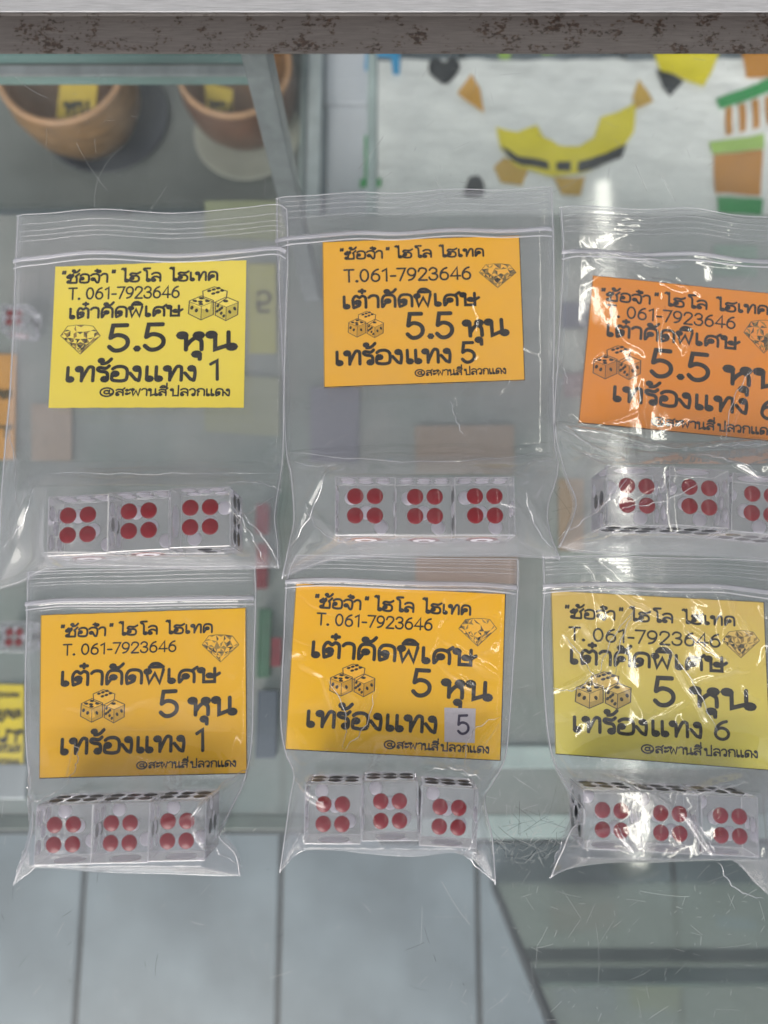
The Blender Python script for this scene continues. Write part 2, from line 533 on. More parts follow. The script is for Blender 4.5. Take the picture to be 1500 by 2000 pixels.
glyph('7', .80, [(.04, 1.25), (.7, 1.25), (.26, 0)])
glyph('9', .86, sm([(.14, .03), (.42, .14), (.62, .45), (.7, .85)]), el(.39, .87, .31, .38))
glyph('u', .8, [(0, 0)])


def ribbon(path, hw, V, F, z, place):
    """a flat stroke of half width hw, mitred joints, ends rounded a little"""
    pts = [path[0]]
    for q in path[1:]:
        if math.hypot(q[0] - pts[-1][0], q[1] - pts[-1][1]) > 1e-4:
            pts.append(q)
    if len(pts) < 2:
        return
    closed = math.hypot(pts[0][0] - pts[-1][0], pts[0][1] - pts[-1][1]) < 1e-3 and len(pts) > 4
    n_ = len(pts)
    base = len(V)
    if not closed:   # pull the ends out for a rounded cap
        def cap(a, b):
            dx, dy = a[0] - b[0], a[1] - b[1]
            L = math.hypot(dx, dy)
            return (a[0] + dx / L * hw * .75, a[1] + dy / L * hw * .75)
        pts = [cap(pts[0], pts[1])] + pts + [cap(pts[-1], pts[-2])]
        n_ += 2
    for i in range(n_):
        if closed:
            a, b = pts[(i - 1) % (n_ - 1)], pts[(i + 1) % (n_ - 1)]
        else:
            a, b = pts[max(0, i - 1)], pts[min(n_ - 1, i + 1)]
        c = pts[i]
        d1 = (c[0] - a[0], c[1] - a[1])
        d2 = (b[0] - c[0], b[1] - c[1])
        l1, l2 = math.hypot(*d1) or 1, math.hypot(*d2) or 1
        if math.hypot(*d1) == 0:
            d1, l1 = d2, l2
        if math.hypot(*d2) == 0:
            d2, l2 = d1, l1
        t = (d1[0] / l1 + d2[0] / l2, d1[1] / l1 + d2[1] / l2)
        tl_ = math.hypot(*t)
        if tl_ < 1e-3:
            t, tl_ = d1, l1
        nx, ny = -t[1] / tl_, t[0] / tl_
        cosh = max(0.6, abs((-d1[1] / l1) * nx + (d1[0] / l1) * ny))
        h = hw / cosh
        if not closed and i in (0, n_ - 1):
            h = hw * .55
        zz = z + i * 2e-5
        V.append(place(c[0] + nx * h, c[1] + ny * h, zz))
        V.append(place(c[0] - nx * h, c[1] - ny * h, zz))
    for i in range(n_ - 1):
        F.append((base + 2 * i, base + 2 * i + 1, base + 2 * i + 3, base + 2 * i + 2))


def text_mesh(name, parts, z, material, up_dir=None, flip=False, bend=None):
    """parts: list of (string, (x0,y0), (x1,y1), height_px, half_width) - baseline ends given on the photograph"""
    V, F = [], []
    cnt = 0
    for (s, a, b, xh, hw) in parts:
        if any(ord(c) > 3000 for c in s):      # Thai bodies stand a little lower than the numerals
            k_ = .8 if s == THAI_1 else .88
            xh, hw = xh * k_, hw / k_
        hw *= 1.07
        P0, P1 = at(a[0], a[1], z), at(b[0], b[1], z)
        W = sum(G[c][0] for c in s) - .12
        ux = (P1 - P0).normalized()
        uy = Vector((-ux.y, ux.x, 0))
        if flip:
            uy = -uy
        L = (P1 - P0).length
        q = at(a[0], a[1] - xh, z)
        H = (q - P0).length
        sx = L / W
        # half width is in units of the x-height; keep strokes even in both directions
        x = 0.0
        for c in s:
            w_, strokes = G[c]
            for st in strokes:
                cnt += 1
                pth = [((x + p_[0]) * sx / H, p_[1]) for p_ in st]

                def place(X, Y, zz):
                    v = P0 + ux * (X * H) + uy * (Y * H)
                    dz = bend(v.x, v.y) if bend else 0
                    return (v.x, v.y, zz + dz)
                ribbon(pth, hw, V, F, z + 0.0006 * (cnt % 7), place)
            x += w_
    return mesh(name, V, F, material)


# ------------------------------------------------------------------ small pictures printed on the labels
DICE_MATS = [M['ink_thin'], M['ink']]


def dice_picture(box, z, paper_light, bend, mid, dark):
    """three drawn dice: hexagon outlines, inner edges, oval pips"""
    x0, y0, x1, y1 = box
    V, F, I = [], [], []

    def P(u, v, zz):
        p = at(x0 + (x1 - x0) * u, y0 + (y1 - y0) * v, z)
        return (p.x, p.y, zz + bend(p.x, p.y))
    H = at(x0, y1, z) - at(x0, y0, z)
    hw_u = 0.011

    def poly(pts, mi, zz):
        b = len(V)
        V.extend(P(u, v, zz) for u, v in pts)
        F.append(tuple(range(b, b + len(pts))))
        I.append(mi)

    def line(pts, hw, mi, zz):
        b = len(F)
        ribbon(pts, hw, V, F, zz, lambda X, Y, q: P(X, Y, q))
        I.extend([mi] * (len(F) - b))

    def oval(u, v, ru, rv, ang, zz):
        poly([(u + 1.2 * ru * math.cos(t) * math.cos(ang) - 1.2 * rv * math.sin(t) * math.sin(ang),
               v + ru * math.cos(t) * math.sin(ang) * 1.5 + 1.2 * rv * math.sin(t) * math.cos(ang)) for t in [2 * math.pi * i / 10 for i in range(10)]], 1, zz)
    hexes = [((.52, .0), (.78, .13), (.76, .34), (.6, .5), (.3, .34), (.29, .13)),
             ((.02, .42), (.26, .27), (.5, .4), (.5, .82), (.25, .98), (.0, .8)),
             ((.54, .45), (.76, .3), (1., .44), (.99, .82), (.75, 1.), (.54, .84))]
    for k, h in enumerate(hexes):
        poly(h, 2, z + .001 + .0008 * k)
        if k == 1:
            poly([(.02, .44), (.26, .58), (.25, .98), (.0, .8)], 3, z + .0018 + .0002)
            poly([(.26, .58), (.5, .44), (.5, .82), (.25, .98)], 4, z + .0018 + .0002)
        if k == 2:
            poly([(.54, .47), (.76, .6), (.75, 1.), (.54, .84)], 3, z + .0034)
            poly([(.76, .6), (1., .46), (.99, .82), (.75, 1.)], 4, z + .0034)
        line(list(h) + [h[0]], hw_u, 0, z + .0045)
    line([(.02, .44), (.26, .58), (.5, .44)], .007, 0, z + .0046)
    line([(.26, .58), (.25, .97)], .007, 0, z + .0046)
    line([(.54, .47), (.76, .6), (1., .46)], .007, 0, z + .0046)
    line([(.76, .6), (.75, .99)], .007, 0, z + .0046)
    for (u, v) in [(.42, .12), (.51, .08), (.6, .04), (.5, .2), (.59, .16), (.68, .11)]:
        oval(u, v, .038, .030, -.3, z + .005)
    for (u, v) in [(.13, .42), (.26, .34), (.38, .42), (.24, .44), (.25, .51)]:
        oval(u, v, .042, .030, .1, z + .005)
    for (u, v) in [(.07, .62), (.16, .70)]:
        oval(u, v, .028, .05, .2, z + .005)
    oval(.37, .7, .026, .05, -.2, z + .005)
    oval(.75, .42, .045, .032, 0, z + .005)
    for (u, v) in [(.59, .56), (.67, .62), (.58, .72), (.66, .78), (.71, .86), (.63, .67)]:
        oval(u, v, .024, .042, .2, z + .005)
    for (u, v) in [(.83, .74), (.93, .64)]:
        oval(u, v, .026, .048, -.2, z + .005)
    return mesh('dice_picture', V, F, DICE_MATS + [paper_light, mid, dark], idx=I)


def diamond_picture(box, z, light, bend, seed):
    """a cut stone printed in grey facets"""
    x0, y0, x1, y1 = box
    r = random.Random(seed)
    V, F, I = [], [], []
    rows = [[(.18, .0), (.38, -.04), (.6, -.04), (.82, .0)],
            [(.06, .2), (.25, .16), (.4, .2), (.58, .2), (.76, .16), (.94, .2)],
            [(.0, .34), (.16, .4), (.33, .44), (.5, .46), (.67, .44), (.84, .4), (1., .34)],
            [(.14, .52), (.27, .58), (.4, .62), (.6, .62), (.73, .58), (.86, .52)],
            [(.28, .7), (.4, .76), (.5, .8), (.6, .76), (.72, .7)],
            [(.46, .92), (.5, 1.0), (.54, .92)]]

    def P(u, v, zz):
        p = at(x0 + (x1 - x0) * u, y0 + (y1 - y0) * v, z)
        return (p.x, p.y, zz + bend(p.x, p.y))
    for ri in range(len(rows) - 1):
        A, B = rows[ri], rows[ri + 1]
        i = j = 0
        while i < len(A) - 1 or j < len(B) - 1:
            fa = (i + 1) / max(1, len(A) - 1) if i < len(A) - 1 else 9
            fb = (j + 1) / max(1, len(B) - 1) if j < len(B) - 1 else 9
            b = len(V)
            if fa <= fb:
                tri = (A[i], A[i + 1], B[j])
                i += 1
            else:
                tri = (A[i], B[j + 1], B[j])
                j += 1
            # two facets in each: centre split gives the sparkle
            c = (sum(t[0] for t in tri) / 3, sum(t[1] for t in tri) / 3)
            for q in range(3):
                b = len(V)
                for pt in (tri[q], tri[(q + 1) % 3], c):
                    V.append(P(pt[0], pt[1], z + .002))
                F.append((b, b + 1, b + 2))
                I.append(r.choice([0, 0, 0, 1, 1, 2, 3] if ri > 1 else [0, 0, 1, 0, 2, 1, 0]))
    out_l = [(.18, 0), (.38, -.04), (.6, -.04), (.82, 0), (1, .34), (.5, 1), (0, .34), (.18, 0)]
    b = len(F)
    ribbon(out_l, .008, V, F, z + .004, lambda X, Y, q: P(X, Y, q))
    I.extend([2] * (len(F) - b))
    return mesh('diamond_picture', V, F, [light, M_facet['mid'], M['ink_thin'], M['ink']], idx=I)


M_facet = {'mid': simple('facet_grey', lin(150, 122, 60), 0.5)}

# ------------------------------------------------------------------ the ground: tiled floor
FLOOR_Z = -52.0
tile_m = simple('floor_tile', lin(126, 136, 143), 0.28, noise=0.26, nscale=0.11, bump=0.03, spec=0.4)
grout_m = simple('grout', lin(56, 56, 52), 0.9, noise=0.2, nscale=1)
a_, b_ = at(150, 1900, FLOOR_Z), at(1500, 1900, FLOOR_Z)
floor = obj('floor', mesh('floor', [(-400, -400, FLOOR_Z - .5), (400, -400, FLOOR_Z - .5), (400, 400, FLOOR_Z - .5), (-400, 400, FLOOR_Z - .5)],
                          [(0, 1, 2, 3)], grout_m), kind='structure')
jx0 = at(545, 1850, FLOOR_Z).x
PITCH = at(935, 1850, FLOOR_Z).x - jx0
jy0 = at(650, 205, FLOOR_Z).y
TY = PITCH * 1.74
tile_me = box_mesh('tile', .22, PITCH - .22, .22, TY - .22, -.8, 0, tile_m, 0.12, 1)
for i in range(-4, 6):
    for j in range(-3, 3):
        t_ = obj('floor_tile', tile_me, floor, loc=(jx0 + i * PITCH, jy0 + j * TY, FLOOR_Z + random.uniform(-.02, .02)))
        # tiles are seen through the case; the rest is out of frame
outer = obj('pavement', mesh('pavement', [(-9000, -9000, FLOOR_Z - 1.5), (9000, -9000, FLOOR_Z - 1.5), (9000, 9000, FLOOR_Z - 1.5), (-9000, 9000, FLOOR_Z - 1.5)],
                             [(0, 1, 2, 3)], simple('pavement', lin(128, 126, 120), 0.9, noise=.15, nscale=.02)), kind='structure')

# ------------------------------------------------------------------ the display case
case = thing('display_case', 'glass topped display case with scratched top and rust spotted aluminium rail', 'display case')
gx0, gx1 = -17, 17
gy0, gy1 = at(750, 2350, 0).y, at(750, 12, 0).y
GT = 0.5
obj('glass_top', box_mesh('glass_top', gx0, gx1, gy0, gy1, -GT, 0, M['top_glass']), case, label='clear glass top with fine scratches')

# rails along the back edge: bright scratched one on top, dark gap, rust spotted one
yA = at(750, 23, .9).y
yB = at(750, 101, .12).y
yC = at(750, 31, .3).y
bm = bmesh.new()
prof = [(yA + .75, .3), (yA + .03, .85), (yA, .88), (yA + .03, .9), (yA + 4.5, .9), (yA + 4.5, .3)]


def extrude_profile(prof, x0, x1, nm, mt):
    n_ = len(prof)
    V = [(x0, y, z) for y, z in prof] + [(x1, y, z) for y, z in prof]
    F = [(i, (i + 1) % n_, n_ + (i + 1) % n_, n_ + i) for i in range(n_)]
    F += [tuple(range(n_ - 1, -1, -1)), tuple(range(n_, 2 * n_))]
    return mesh(nm, V, F, mt)


bm.free()
obj('outer_rail', extrude_profile(prof, gx0, gx1, 'outer_rail', M['rail_bright']), case)
obj('rubber_strip', box_mesh('rubber_strip', gx0, gx1, yC + .03, yC + 1.2, 0.02, .26, M['rubber']), case)
prof = [(yB, .02), (yB + .02, .10), (yC - .12, .42), (yC - .05, .47), (yC, .44), (yC, .02)]
obj('inner_rail', extrude_profile(prof, gx0, gx1, 'inner_rail', M['rail_rusty']), case, label='grey rail with brown rust spots')

# vertical post of the case (upper left) and rails that run away below the glass
p0 = at(492, 62, -1)
obj('post', box_mesh('post', p0.x - .55, p0.x + .45, p0.y - .3, p0.y + .9, FLOOR_Z, -GT - .02, M['aluminium'], .06, 1), case)
ax = at(614, 250, -30)
obj('side_rail', box_mesh('side_rail', ax.x - .6, ax.x + .5, at(600, 440, -30).y, 60, -31, -30, M['aluminium_pale'], .1, 1), case)
ax = at(590, 250, -31)
obj('glass_side', box_mesh('glass_side', ax.x - .15, ax.x + .1, at(600, 440, -30).y, 60, -44, -31.02, M['glass_edge_pale']), case)
ax = at(727, 250, -24)
obj('side_rail', box_mesh('side_rail', ax.x - .36, ax.x + .3, at(600, 470, -24).y, 60, -24.8, -24, M['glass_edge_pale'], .1, 1), case)
# teal glass strip below the rail, left
zz = -8.0
y0_, y1_ = at(200, 150, zz).y, at(200, 100, zz).y
obj('glass_ledge', box_mesh('glass_ledge', at(-300, 150, zz).x, at(486, 130, zz).x, y0_, y1_ + 3, zz - .5, zz, M['glass_edge']), case)
obj('ledge_lip', box_mesh('ledge_lip', at(-300, 150, zz).x, at(484, 130, zz).x, y0_ - .02, y0_ + .42, zz + .02, zz + .2, M['aluminium']), case)
obj('ledge_seal', box_mesh('ledge_seal', at(-300, 150, zz).x, at(484, 130, zz).x, y0_ + .44, y0_ + .62, zz + .01, zz + .1, M['glass_edge_dark']), case)

# added boards between the side rails, painted pale as brightly lit floor tiles
wm = simple('bright_tile_board', lin(232, 234, 242), .4, noise=.05, nscale=.2)
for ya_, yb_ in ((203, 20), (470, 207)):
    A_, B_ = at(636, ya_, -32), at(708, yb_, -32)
    obj('bright_tile_board', box_mesh('bright_tile_board', A_.x, B_.x + 1, A_.y, B_.y, -32.8, -32, wm, .08, 1), case)
# glass shelf below, its front edge crosses the lower part of the picture
SZ = -22.0
ys = at(750, 1590, SZ).y
obj('shelf', box_mesh('shelf', -60, 60, ys, at(750, 420, SZ).y, SZ - .6, SZ, M['shelf_glass']), case, label='hazy green tinted glass shelf')
ye0 = at(750, 1640, SZ).y
obj('shelf_edge', box_mesh('shelf_edge', at(742, 1600, SZ).x, 60, ye0, ys - .02, SZ - .8, SZ - .1, M['glass_edge_pale'], .12, 2), case)
obj('shelf_edge', box_mesh('shelf_edge', -60, at(740, 1600, SZ).x, ye0 + .45, ys - .02, SZ - .8, SZ - .1, M['glass_edge_dark'], .12, 2), case)
obj('shelf_seal', box_mesh('shelf_seal', at(740, 1600, SZ).x, 60, ye0 - .3, ye0 - .02, SZ - .9, SZ - .2, M['seal']), case)
obj('shelf_seal', box_mesh('shelf_seal', -60, at(738, 1600, SZ).x, ye0 + .22, ye0 + .43, SZ - .9, SZ - .2, M['seal']), case)
# a raised glass rib along the shelf
yr0, yr1 = at(750, 1500, SZ).y, at(750, 1455, SZ).y
obj('shelf_rib', box_mesh('shelf_rib', at(960, 1480, SZ).x, 60, yr0, yr1, SZ + .02, SZ + .25, M['glass_edge_pale'], .1, 2), case)
obj('shelf_rib', box_mesh('shelf_rib', -60, at(60, 1480, SZ).x, at(0, 1560, SZ).y, at(0, 1490, SZ).y, SZ + .02, SZ + .25, M['aluminium'], .1, 2), case)

# front glass panel standing in the lower right: its upright edge carries a dark seal
pe = at(966, 1730, FLOOR_Z + .3)
# height at which this upright passes the bottom of the picture
zt = -3.0
obj('front_panel', box_mesh('front_panel', pe.x + .12, 60, pe.y - .25, pe.y + .25, FLOOR_Z + .3, zt, M['door_glass']), case, label='hazy front glass panel')
obj('panel_seal', box_mesh('panel_seal', pe.x - .28, pe.x + .1, pe.y - .4, pe.y + .4, FLOOR_Z + .3, zt, M['seal']), case)
M['band_dull'] = simple('band_dull', lin(118, 128, 122), .4, noise=.2, nscale=.2)
M['band_teal'] = simple('band_teal', lin(128, 144, 140), .35, noise=.2, nscale=.2)
for k, (z_, hh, mm) in enumerate([(-34, 2.2, 'band_dull'), (-30.6, 2.4, 'band_teal')]):
    obj('panel_rail', box_mesh('panel_rail', pe.x + .14, 60, pe.y + .28, pe.y + .5, z_ - hh, z_, M[mm]), case)

# scratches in the glass top: fine ribbons a hair above the glass
V, F = [], []


def scratch(px, py, ang, L, bend_, hw, V, F):
    p = at(px, py, 0)
    pts = []
    a = ang
    x, y = p.x, p.y
    k = max(3, int(L / .12))
    for i in range(k):
        pts.append((x, y))
        x += math.cos(a) * L / k
        y += math.sin(a) * L / k
        a += bend_ / k + random.gauss(0, .015)
    ribbon(pts, hw, V, F, 0.004 + random.random() * .002, lambda X, Y, q: (X, Y, q))


regions = [((0, 0), (600, 430), 90), ((700, 100), (1500, 430), 80), ((960, 1380), (1130, 1700), 110), ((960, 1610), (1125, 1690), 110), ((900, 1640), (1500, 2000), 170),
           ((0, 1700), (960, 2000), 18), ((1060, 850), (1320, 1120), 90), ((560, 760), (1060, 930), 50), ((0, 0), (1500, 2000), 300)]
for (ax_, ay_), (bx_, by_), cnt in regions:
    for i in range(cnt):
        L = min(2.6, random.expovariate(1 / .3) + .04)
        scratch(random.uniform(ax_, bx_), random.uniform(ay_, by_), random.uniform(0, math.pi) if random.random() < .6 else random.gauss(.9, .4), L,
                random.gauss(0, .15), random.uniform(.002, .006), V, F)
for (px_, py_, an, L, bn) in [(185, 405, 1.7, 2.6, -1.1), (150, 280, -1.1, 2.2, .3), (260, 450, .9, 2.0, .2), (300, 100, 2.0, 1.2, .4), (850, 345, -1.2, 1.2, .3),
                              (1290, 340, -1.2, 1.2, 0), (30, 150, -.8, 1.5, .5), (700, 330, .9, 1.6, .2), (1250, 1740, -.2, 1.5, .2)]:
    scratch(px_, py_, an, L, bn, .007, V, F)
for i in range(420):
    p_ = at(random.uniform(-20, 1520), random.uniform(100, 2010), 0)
    rr = random.uniform(.004, .012)
    b_i = len(V)
    a0 = random.random() * 6
    V.extend((p_.x + rr * random.uniform(.6, 1.3) * math.cos(a0 + t_ * 1.05), p_.y + rr * random.uniform(.6, 1.3) * math.sin(a0 + t_ * 1.05), .007) for t_ in range(6))
    F.append(tuple(range(b_i, b_i + 6)))
obj('scratches', mesh('scratches', V, F, M['scratch']), case, kind='stuff')
V, F = [], []
for i in range(120):
    q = random.random()
    if q < .12:
        px_, py_ = random.uniform(0, 950), random.uniform(1650, 2000)
    elif q < .5:
        px_, py_ = random.uniform(960, 1130), random.uniform(1600, 1680)
    else:
        px_, py_ = random.uniform(1050, 1320), random.uniform(850, 1180)
    scratch(px_, py_, random.uniform(0, math.pi), min(2.5, random.expovariate(1 / .5) + .05), random.gauss(0, .3), random.uniform(.002, .006), V, F)
obj('dirt_marks', mesh('dirt_marks', V, F, M['scratch_dark']), case, kind='stuff')

# ------------------------------------------------------------------ dice
PIP_OFF = {1: [(0, 0)], 2: [(-.17, 0), (.17, 0)], 4: [(-.163, -.163), (.163, -.163), (-.163, .163), (.163, .163)],
           3: [(-.26, -.26), (0, 0), (.26, .26)], 5: [(-.24, -.24), (.24, -.24), (0, 0), (-.24, .24), (.24, .24)],
           6: [(-.3, -.15), (0, -.15), (.3, -.15), (-.3, .15), (0, .15), (.3, .15)]}


def pip_mesh(nm, r, mt, ring=False):
    k = 28
    prof = [(0, .034), (.35 * r, .030), (.7 * r, .018), (.92 * r, .006), (r, .001), (r, -.004), (.9 * r, -.030), (.6 * r, -.048), (0, -.055)]
    V, F, I = [], [], []
    rows = []
    for (rr, z) in prof:
        if rr == 0:
            rows.append([len(V)])
            V.append((0, 0, z))
        else:
            rows.append(list(range(len(V), len(V) + k)))
            V += [(rr * math.cos(2 * math.pi * i / k), rr * math.sin(2 * math.pi * i / k), z) for i in range(k)]
    for q in range(len(rows) - 1):
        A, B = rows[q], rows[q + 1]
        for i in range(k):
            j = (i + 1) % k
            if len(A) == 1:
                F.append((A[0], B[i], B[j]))
            elif len(B) == 1:
                F.append((A[i], B[0], A[j]))
            else:
                F.append((A[i], B[i], B[j], A[j]))
            mi = 0 if q < 5 else 1
            if ring and q == 1:
                mi = 1
            I.append(mi)
    return mesh(nm, V, F, [mt, M['pip_back']], True, I)


PIP = {}
for sz in (1.70, 1.53):
    PIP[sz] = {'red': pip_mesh('pip', .137 * sz, M['pip_red']), 'black': pip_mesh('pip', .125 * sz, M['pip_black']),
               'one': pip_mesh('pip', .28 * sz, M['pip_red'], True)}
    bmx = bmesh.new()
    bmesh.ops.create_cube(bmx, size=sz)
    bmesh.ops.bevel(bmx, geom=bmx.edges[:], offset=.022, segments=2, affect='EDGES', profile=.5)
    for f_ in bmx.faces:
        f_.material_index = 1 if f_.calc_area() < .3 else 0
    PIP[sz]['body'] = bm_mesh('die_body', bmx, [M['acrylic'], M['edge_glint']])


def build_die(sz):
    """face up 4; front (towards the bottom of the picture) 1, back 6, right 2, left 5"""
    root = obj('die', None)
    bd = obj('body', PIP[sz]['body'], root)
    h = sz / 2
    faces = {4: Matrix.Identity(4), 3: Matrix.Rotation(math.pi, 4, 'X'), 1: Matrix.Rotation(math.pi / 2, 4, 'X'),
             6: Matrix.Rotation(-math.pi / 2, 4, 'X'), 2: Matrix.Rotation(math.pi / 2, 4, 'Y'), 5: Matrix.Rotation(-math.pi / 2, 4, 'Y')}
    for v, R in faces.items():
        for (a, b) in PIP_OFF[v]:
            if v in (5,):
                a, b = a, b
            kind = 'one' if v == 1 else ('red' if v == 4 else 'black')
            pp = obj('pip', PIP[sz][kind], root)
            pp.matrix_local = R @ Matrix.Translation((a * sz, b * sz, h))
    return root


protos = {}


def place_die(sz, px, py, rot, label, front=1, z0=0.0):
    c = at(px, py, z0 + sz)
    if sz not in protos:
        r = build_die(sz)
        protos[sz] = r
        first = True
    else:
        src = protos[sz]
        r = src.copy()
        C.objects.link(r)
        for ch in src.children:
            d = ch.copy()
            C.objects.link(d)
            d.parent = r
    r['label'] = label
    r['category'] = 'die'
    r['group'] = 'clear dice with red fours up in the zip bags'
    quarter = {1: 0, 6: math.pi, 2: -math.pi / 2, 5: math.pi / 2}[front]
    r.rotation_euler = (0, 0, -math.radians(rot) + quarter)
    r.location = (c.x, c.y, z0 + sz / 2)
    return r, c


# ------------------------------------------------------------------ zip bags
def polyline(pts):
    pts = [np.array(p, float) for p in pts]
    d = [0.0]
    for i in range(1, len(pts)):
        d.append(d[-1] + np.linalg.norm(pts[i] - pts[i - 1]))
    d = np.array(d) / d[-1]
    P = np.array(pts)

    def f(t):
        # smooth (Catmull-like) interpolation through the points
        return np.stack([np.interp(t, d, P[:, 0]), np.interp(t, d, P[:, 1])], -1)
    return f


def smooth_curve(pts):
    return sm(pts, 6)


def seg_dist(X, Y, a, b):
    ax_, ay_ = a
    bx_, by_ = b
    dx, dy = bx_ - ax_, by_ - ay_
    t = np.clip(((X - ax_) * dx + (Y - ay_) * dy) / (dx * dx + dy * dy), 0, 1)
    return np.hypot(X - (ax_ + t * dx), Y - (ay_ + t * dy)), t


def tube(pts, r, nm, mt, k=6, flat=1.0):
    V, F = [], []
    n_ = len(pts)
    for i, p in enumerate(pts):
        a, b = Vector(pts[max(0, i - 1)]), Vector(pts[min(n_ - 1, i + 1)])
        t = (b - a).normalized()
        s_ = t.cross(Vector((0, 0, 1))).normalized()
        u_ = s_.cross(t).normalized()
        for j in range(k):
            an = 2 * math.pi * j / k
            rr = r[i] if isinstance(r, list) else r
            V.append(tuple(Vector(p) + s_ * (math.cos(an) * rr) + u_ * (math.sin(an) * rr * flat)))
    for i in range(n_ - 1):
        for j in range(k):
            F.append((i * k + j, i * k + (j + 1) % k, (i + 1) * k + (j + 1) % k, (i + 1) * k + j))
    return mesh(nm, V, F, mt, True)


def make_bag(label, top, bottom, left, right, zip_v, z0, dice_rect, H, crumple, ribs, folds, seed, filmmat='film', run=1.15, label_box=None):
    """top/bottom run left to right, left/right run downwards; dice_rect in world cm (x0,x1,y0,y1)"""
    root = thing('zip_bag', label, 'zip bag', 'clear zip bags of dice on the glass', loc=(0, 0, z0))
    T, B, L, R = (polyline(smooth_curve(p)) for p in (top, bottom, left, right))
    NU, NV = 150, 220
    u = np.linspace(0, 1, NU)[None, :, None] * np.ones((NV, 1, 1))
    v = np.linspace(0, 1, NV)[:, None, None] * np.ones((1, NU, 1))
    Tu, Bu = T(u[0, :, 0])[None], B(u[0, :, 0])[None]
    Lv, Rv = L(v[:, 0, 0])[:, None], R(v[:, 0, 0])[:, None]
    tl_, tr_, bl_, br_ = T(np.array([0.]))[0], T(np.array([1.]))[0], B(np.array([0.]))[0], B(np.array([1.]))[0]
    PX = (1 - v) * Tu + v * Bu + (1 - u) * Lv + u * Rv - ((1 - u) * (1 - v) * tl_ + u * (1 - v) * tr_ + (1 - u) * v * bl_ + u * v * br_)
    # to world on the plane of the bag
    a = (PX[..., 0] - CX) / FPX
    b = -(PX[..., 1] - CY) / FPX
    dz = b * sa - ca
    t = (z0 + .05 - CAM_H) / dz
    X, Y = a * t, (b * ca + sa) * t
    U, Vv = u[..., 0], v[..., 0]
    Wd = float(np.hypot(X[100, -1] - X[100, 0], Y[100, -1] - Y[100, 0]))
    Hd = float(np.hypot(X[-1, 75] - X[0, 75], Y[-1, 75] - Y[0, 75]))
    eside = np.minimum(U, 1 - U) * Wd
    ebot = (1 - Vv) * Hd
    e = np.minimum(eside, ebot) + .02
    x0, x1, y0, y1 = dice_rect
    dx = np.maximum(0, np.maximum(x0 - X, X - x1))
    dyu = np.maximum(0, Y - y1)
    dyd = np.maximum(0, y0 - Y)
    d = np.hypot(np.hypot(dx, dyd), dyu)
    inside = d < 1e-6
    s1 = e / (e + d * 1.05)
    s2 = np.clip(1 - dyu / run, 0, 1)
    s2 = s2 * s2 * (3 - 2 * s2) * .35 + s2 * .65
    tent = (H + .03) * s1 * s2
    edge = np.clip(eside / .5, 0, 1) * np.clip(ebot / .3, 0, 1) * np.clip((Vv) * Hd / .3, 0, 1)
    base = .13 + .0 * X
    # crumple: ridged folds, gentle waves
    r = np.random.default_rng(seed)
    wav = np.zeros_like(X)
    for o_, (sc, am) in enumerate([(.3, .12), (.7, .03), (1.5, .006)]):
        an = r.random() * 3
        xr, yr = X * math.cos(an) - Y * math.sin(an), X * math.sin(an) + Y * math.cos(an)
        nn = vnoise(xr * sc + 13.1 * o_ + seed, yr * sc * 1.2 + 7 * o_, seed + o_)
        wav += am * (nn * .5 + .5)
    XW = X + .22 * vnoise(X * .9, Y * .9, seed + 31) + .08 * vnoise(X * 2.6, Y * 2.6, seed + 32)
    YW = Y + .22 * vnoise(X * .9 + 9, Y * .9, seed + 33) + .08 * vnoise(X * 2.6, Y * 2.6 + 5, seed + 34)
    for q in range(int(22 + 8 * crumple)):
        an = r.random() * math.pi
        cx_, cy_ = X.min() + r.random() * (X.max() - X.min()), Y.min() + r.random() * (Y.max() - Y.min())
        ll = .4 + r.random() * (1.0 + crumple)
        p_, q_ = (cx_ - math.cos(an) * ll, cy_ - math.sin(an) * ll), (cx_ + math.cos(an) * ll, cy_ + math.sin(an) * ll)
        ds, tt = seg_dist(XW, YW, p_, q_)
        w_ = .12 + .2 * r.random()
        wav += (.035 * r.random() + .016) * max(crumple, .55) * np.clip(1 - ds / w_, 0, 1) ** 1.3 * np.sin(np.clip(tt, .02, .98) * math.pi)
    lowf = np.where(Vv < zip_v, .25, 1.0)
    if crumple > .55:
        for q in range(int(16 * crumple)):
            an = r.random() * math.pi
            cx_, cy_ = X.min() + r.random() * (X.max() - X.min()), Y.min() + r.random() * (Y.max() - Y.min())
            ll = .3 + r.random() * 1.1
            p_, q_ = (cx_ - math.cos(an) * ll, cy_ - math.sin(an) * ll), (cx_ + math.cos(an) * ll, cy_ + math.sin(an) * ll)
            ds, tt = seg_dist(XW, YW, p_, q_)
            wav += (.012 + .022 * r.random()) * np.clip(1 - ds / (.05 + .06 * r.random()), 0, 1) * np.sin(np.clip(tt, .02, .98) * math.pi)
    wav = wav * (.25 + .9 * crumple) * lowf
    dice_calm = np.clip(d / .5, .12, 1)
    Z = np.maximum(base + wav * edge, 0) * (.25 + .75 * np.clip(eside / .25, 0, 1) * np.clip(ebot / .2, 0, 1))
    Z = np.maximum(Z, .05) + tent * 1.0 * np.where(d > 0, 1, 1) + wav * edge * dice_calm * .5
    for (pa, pb, am, w_) in folds:
        am, w_ = am * 1.35, w_ * .8
        A_, B_ = at(pa[0], pa[1], z0 + .3), at(pb[0], pb[1], z0 + .3)
        ds, tt = seg_dist(X + (XW - X) * .5, Y + (YW - Y) * .5, (A_.x, A_.y), (B_.x, B_.y))
        Z += am * np.clip(1 - ds / w_, 0, 1) ** 1.2 * np.sin(np.clip(tt, .06, .94) * math.pi) ** .5 * np.clip(eside / .1, 0, 1)
    # header lines pressed into the film
    for rv in ribs:
        Z += .018 * np.exp(-((Vv - rv) / .0028) ** 2)
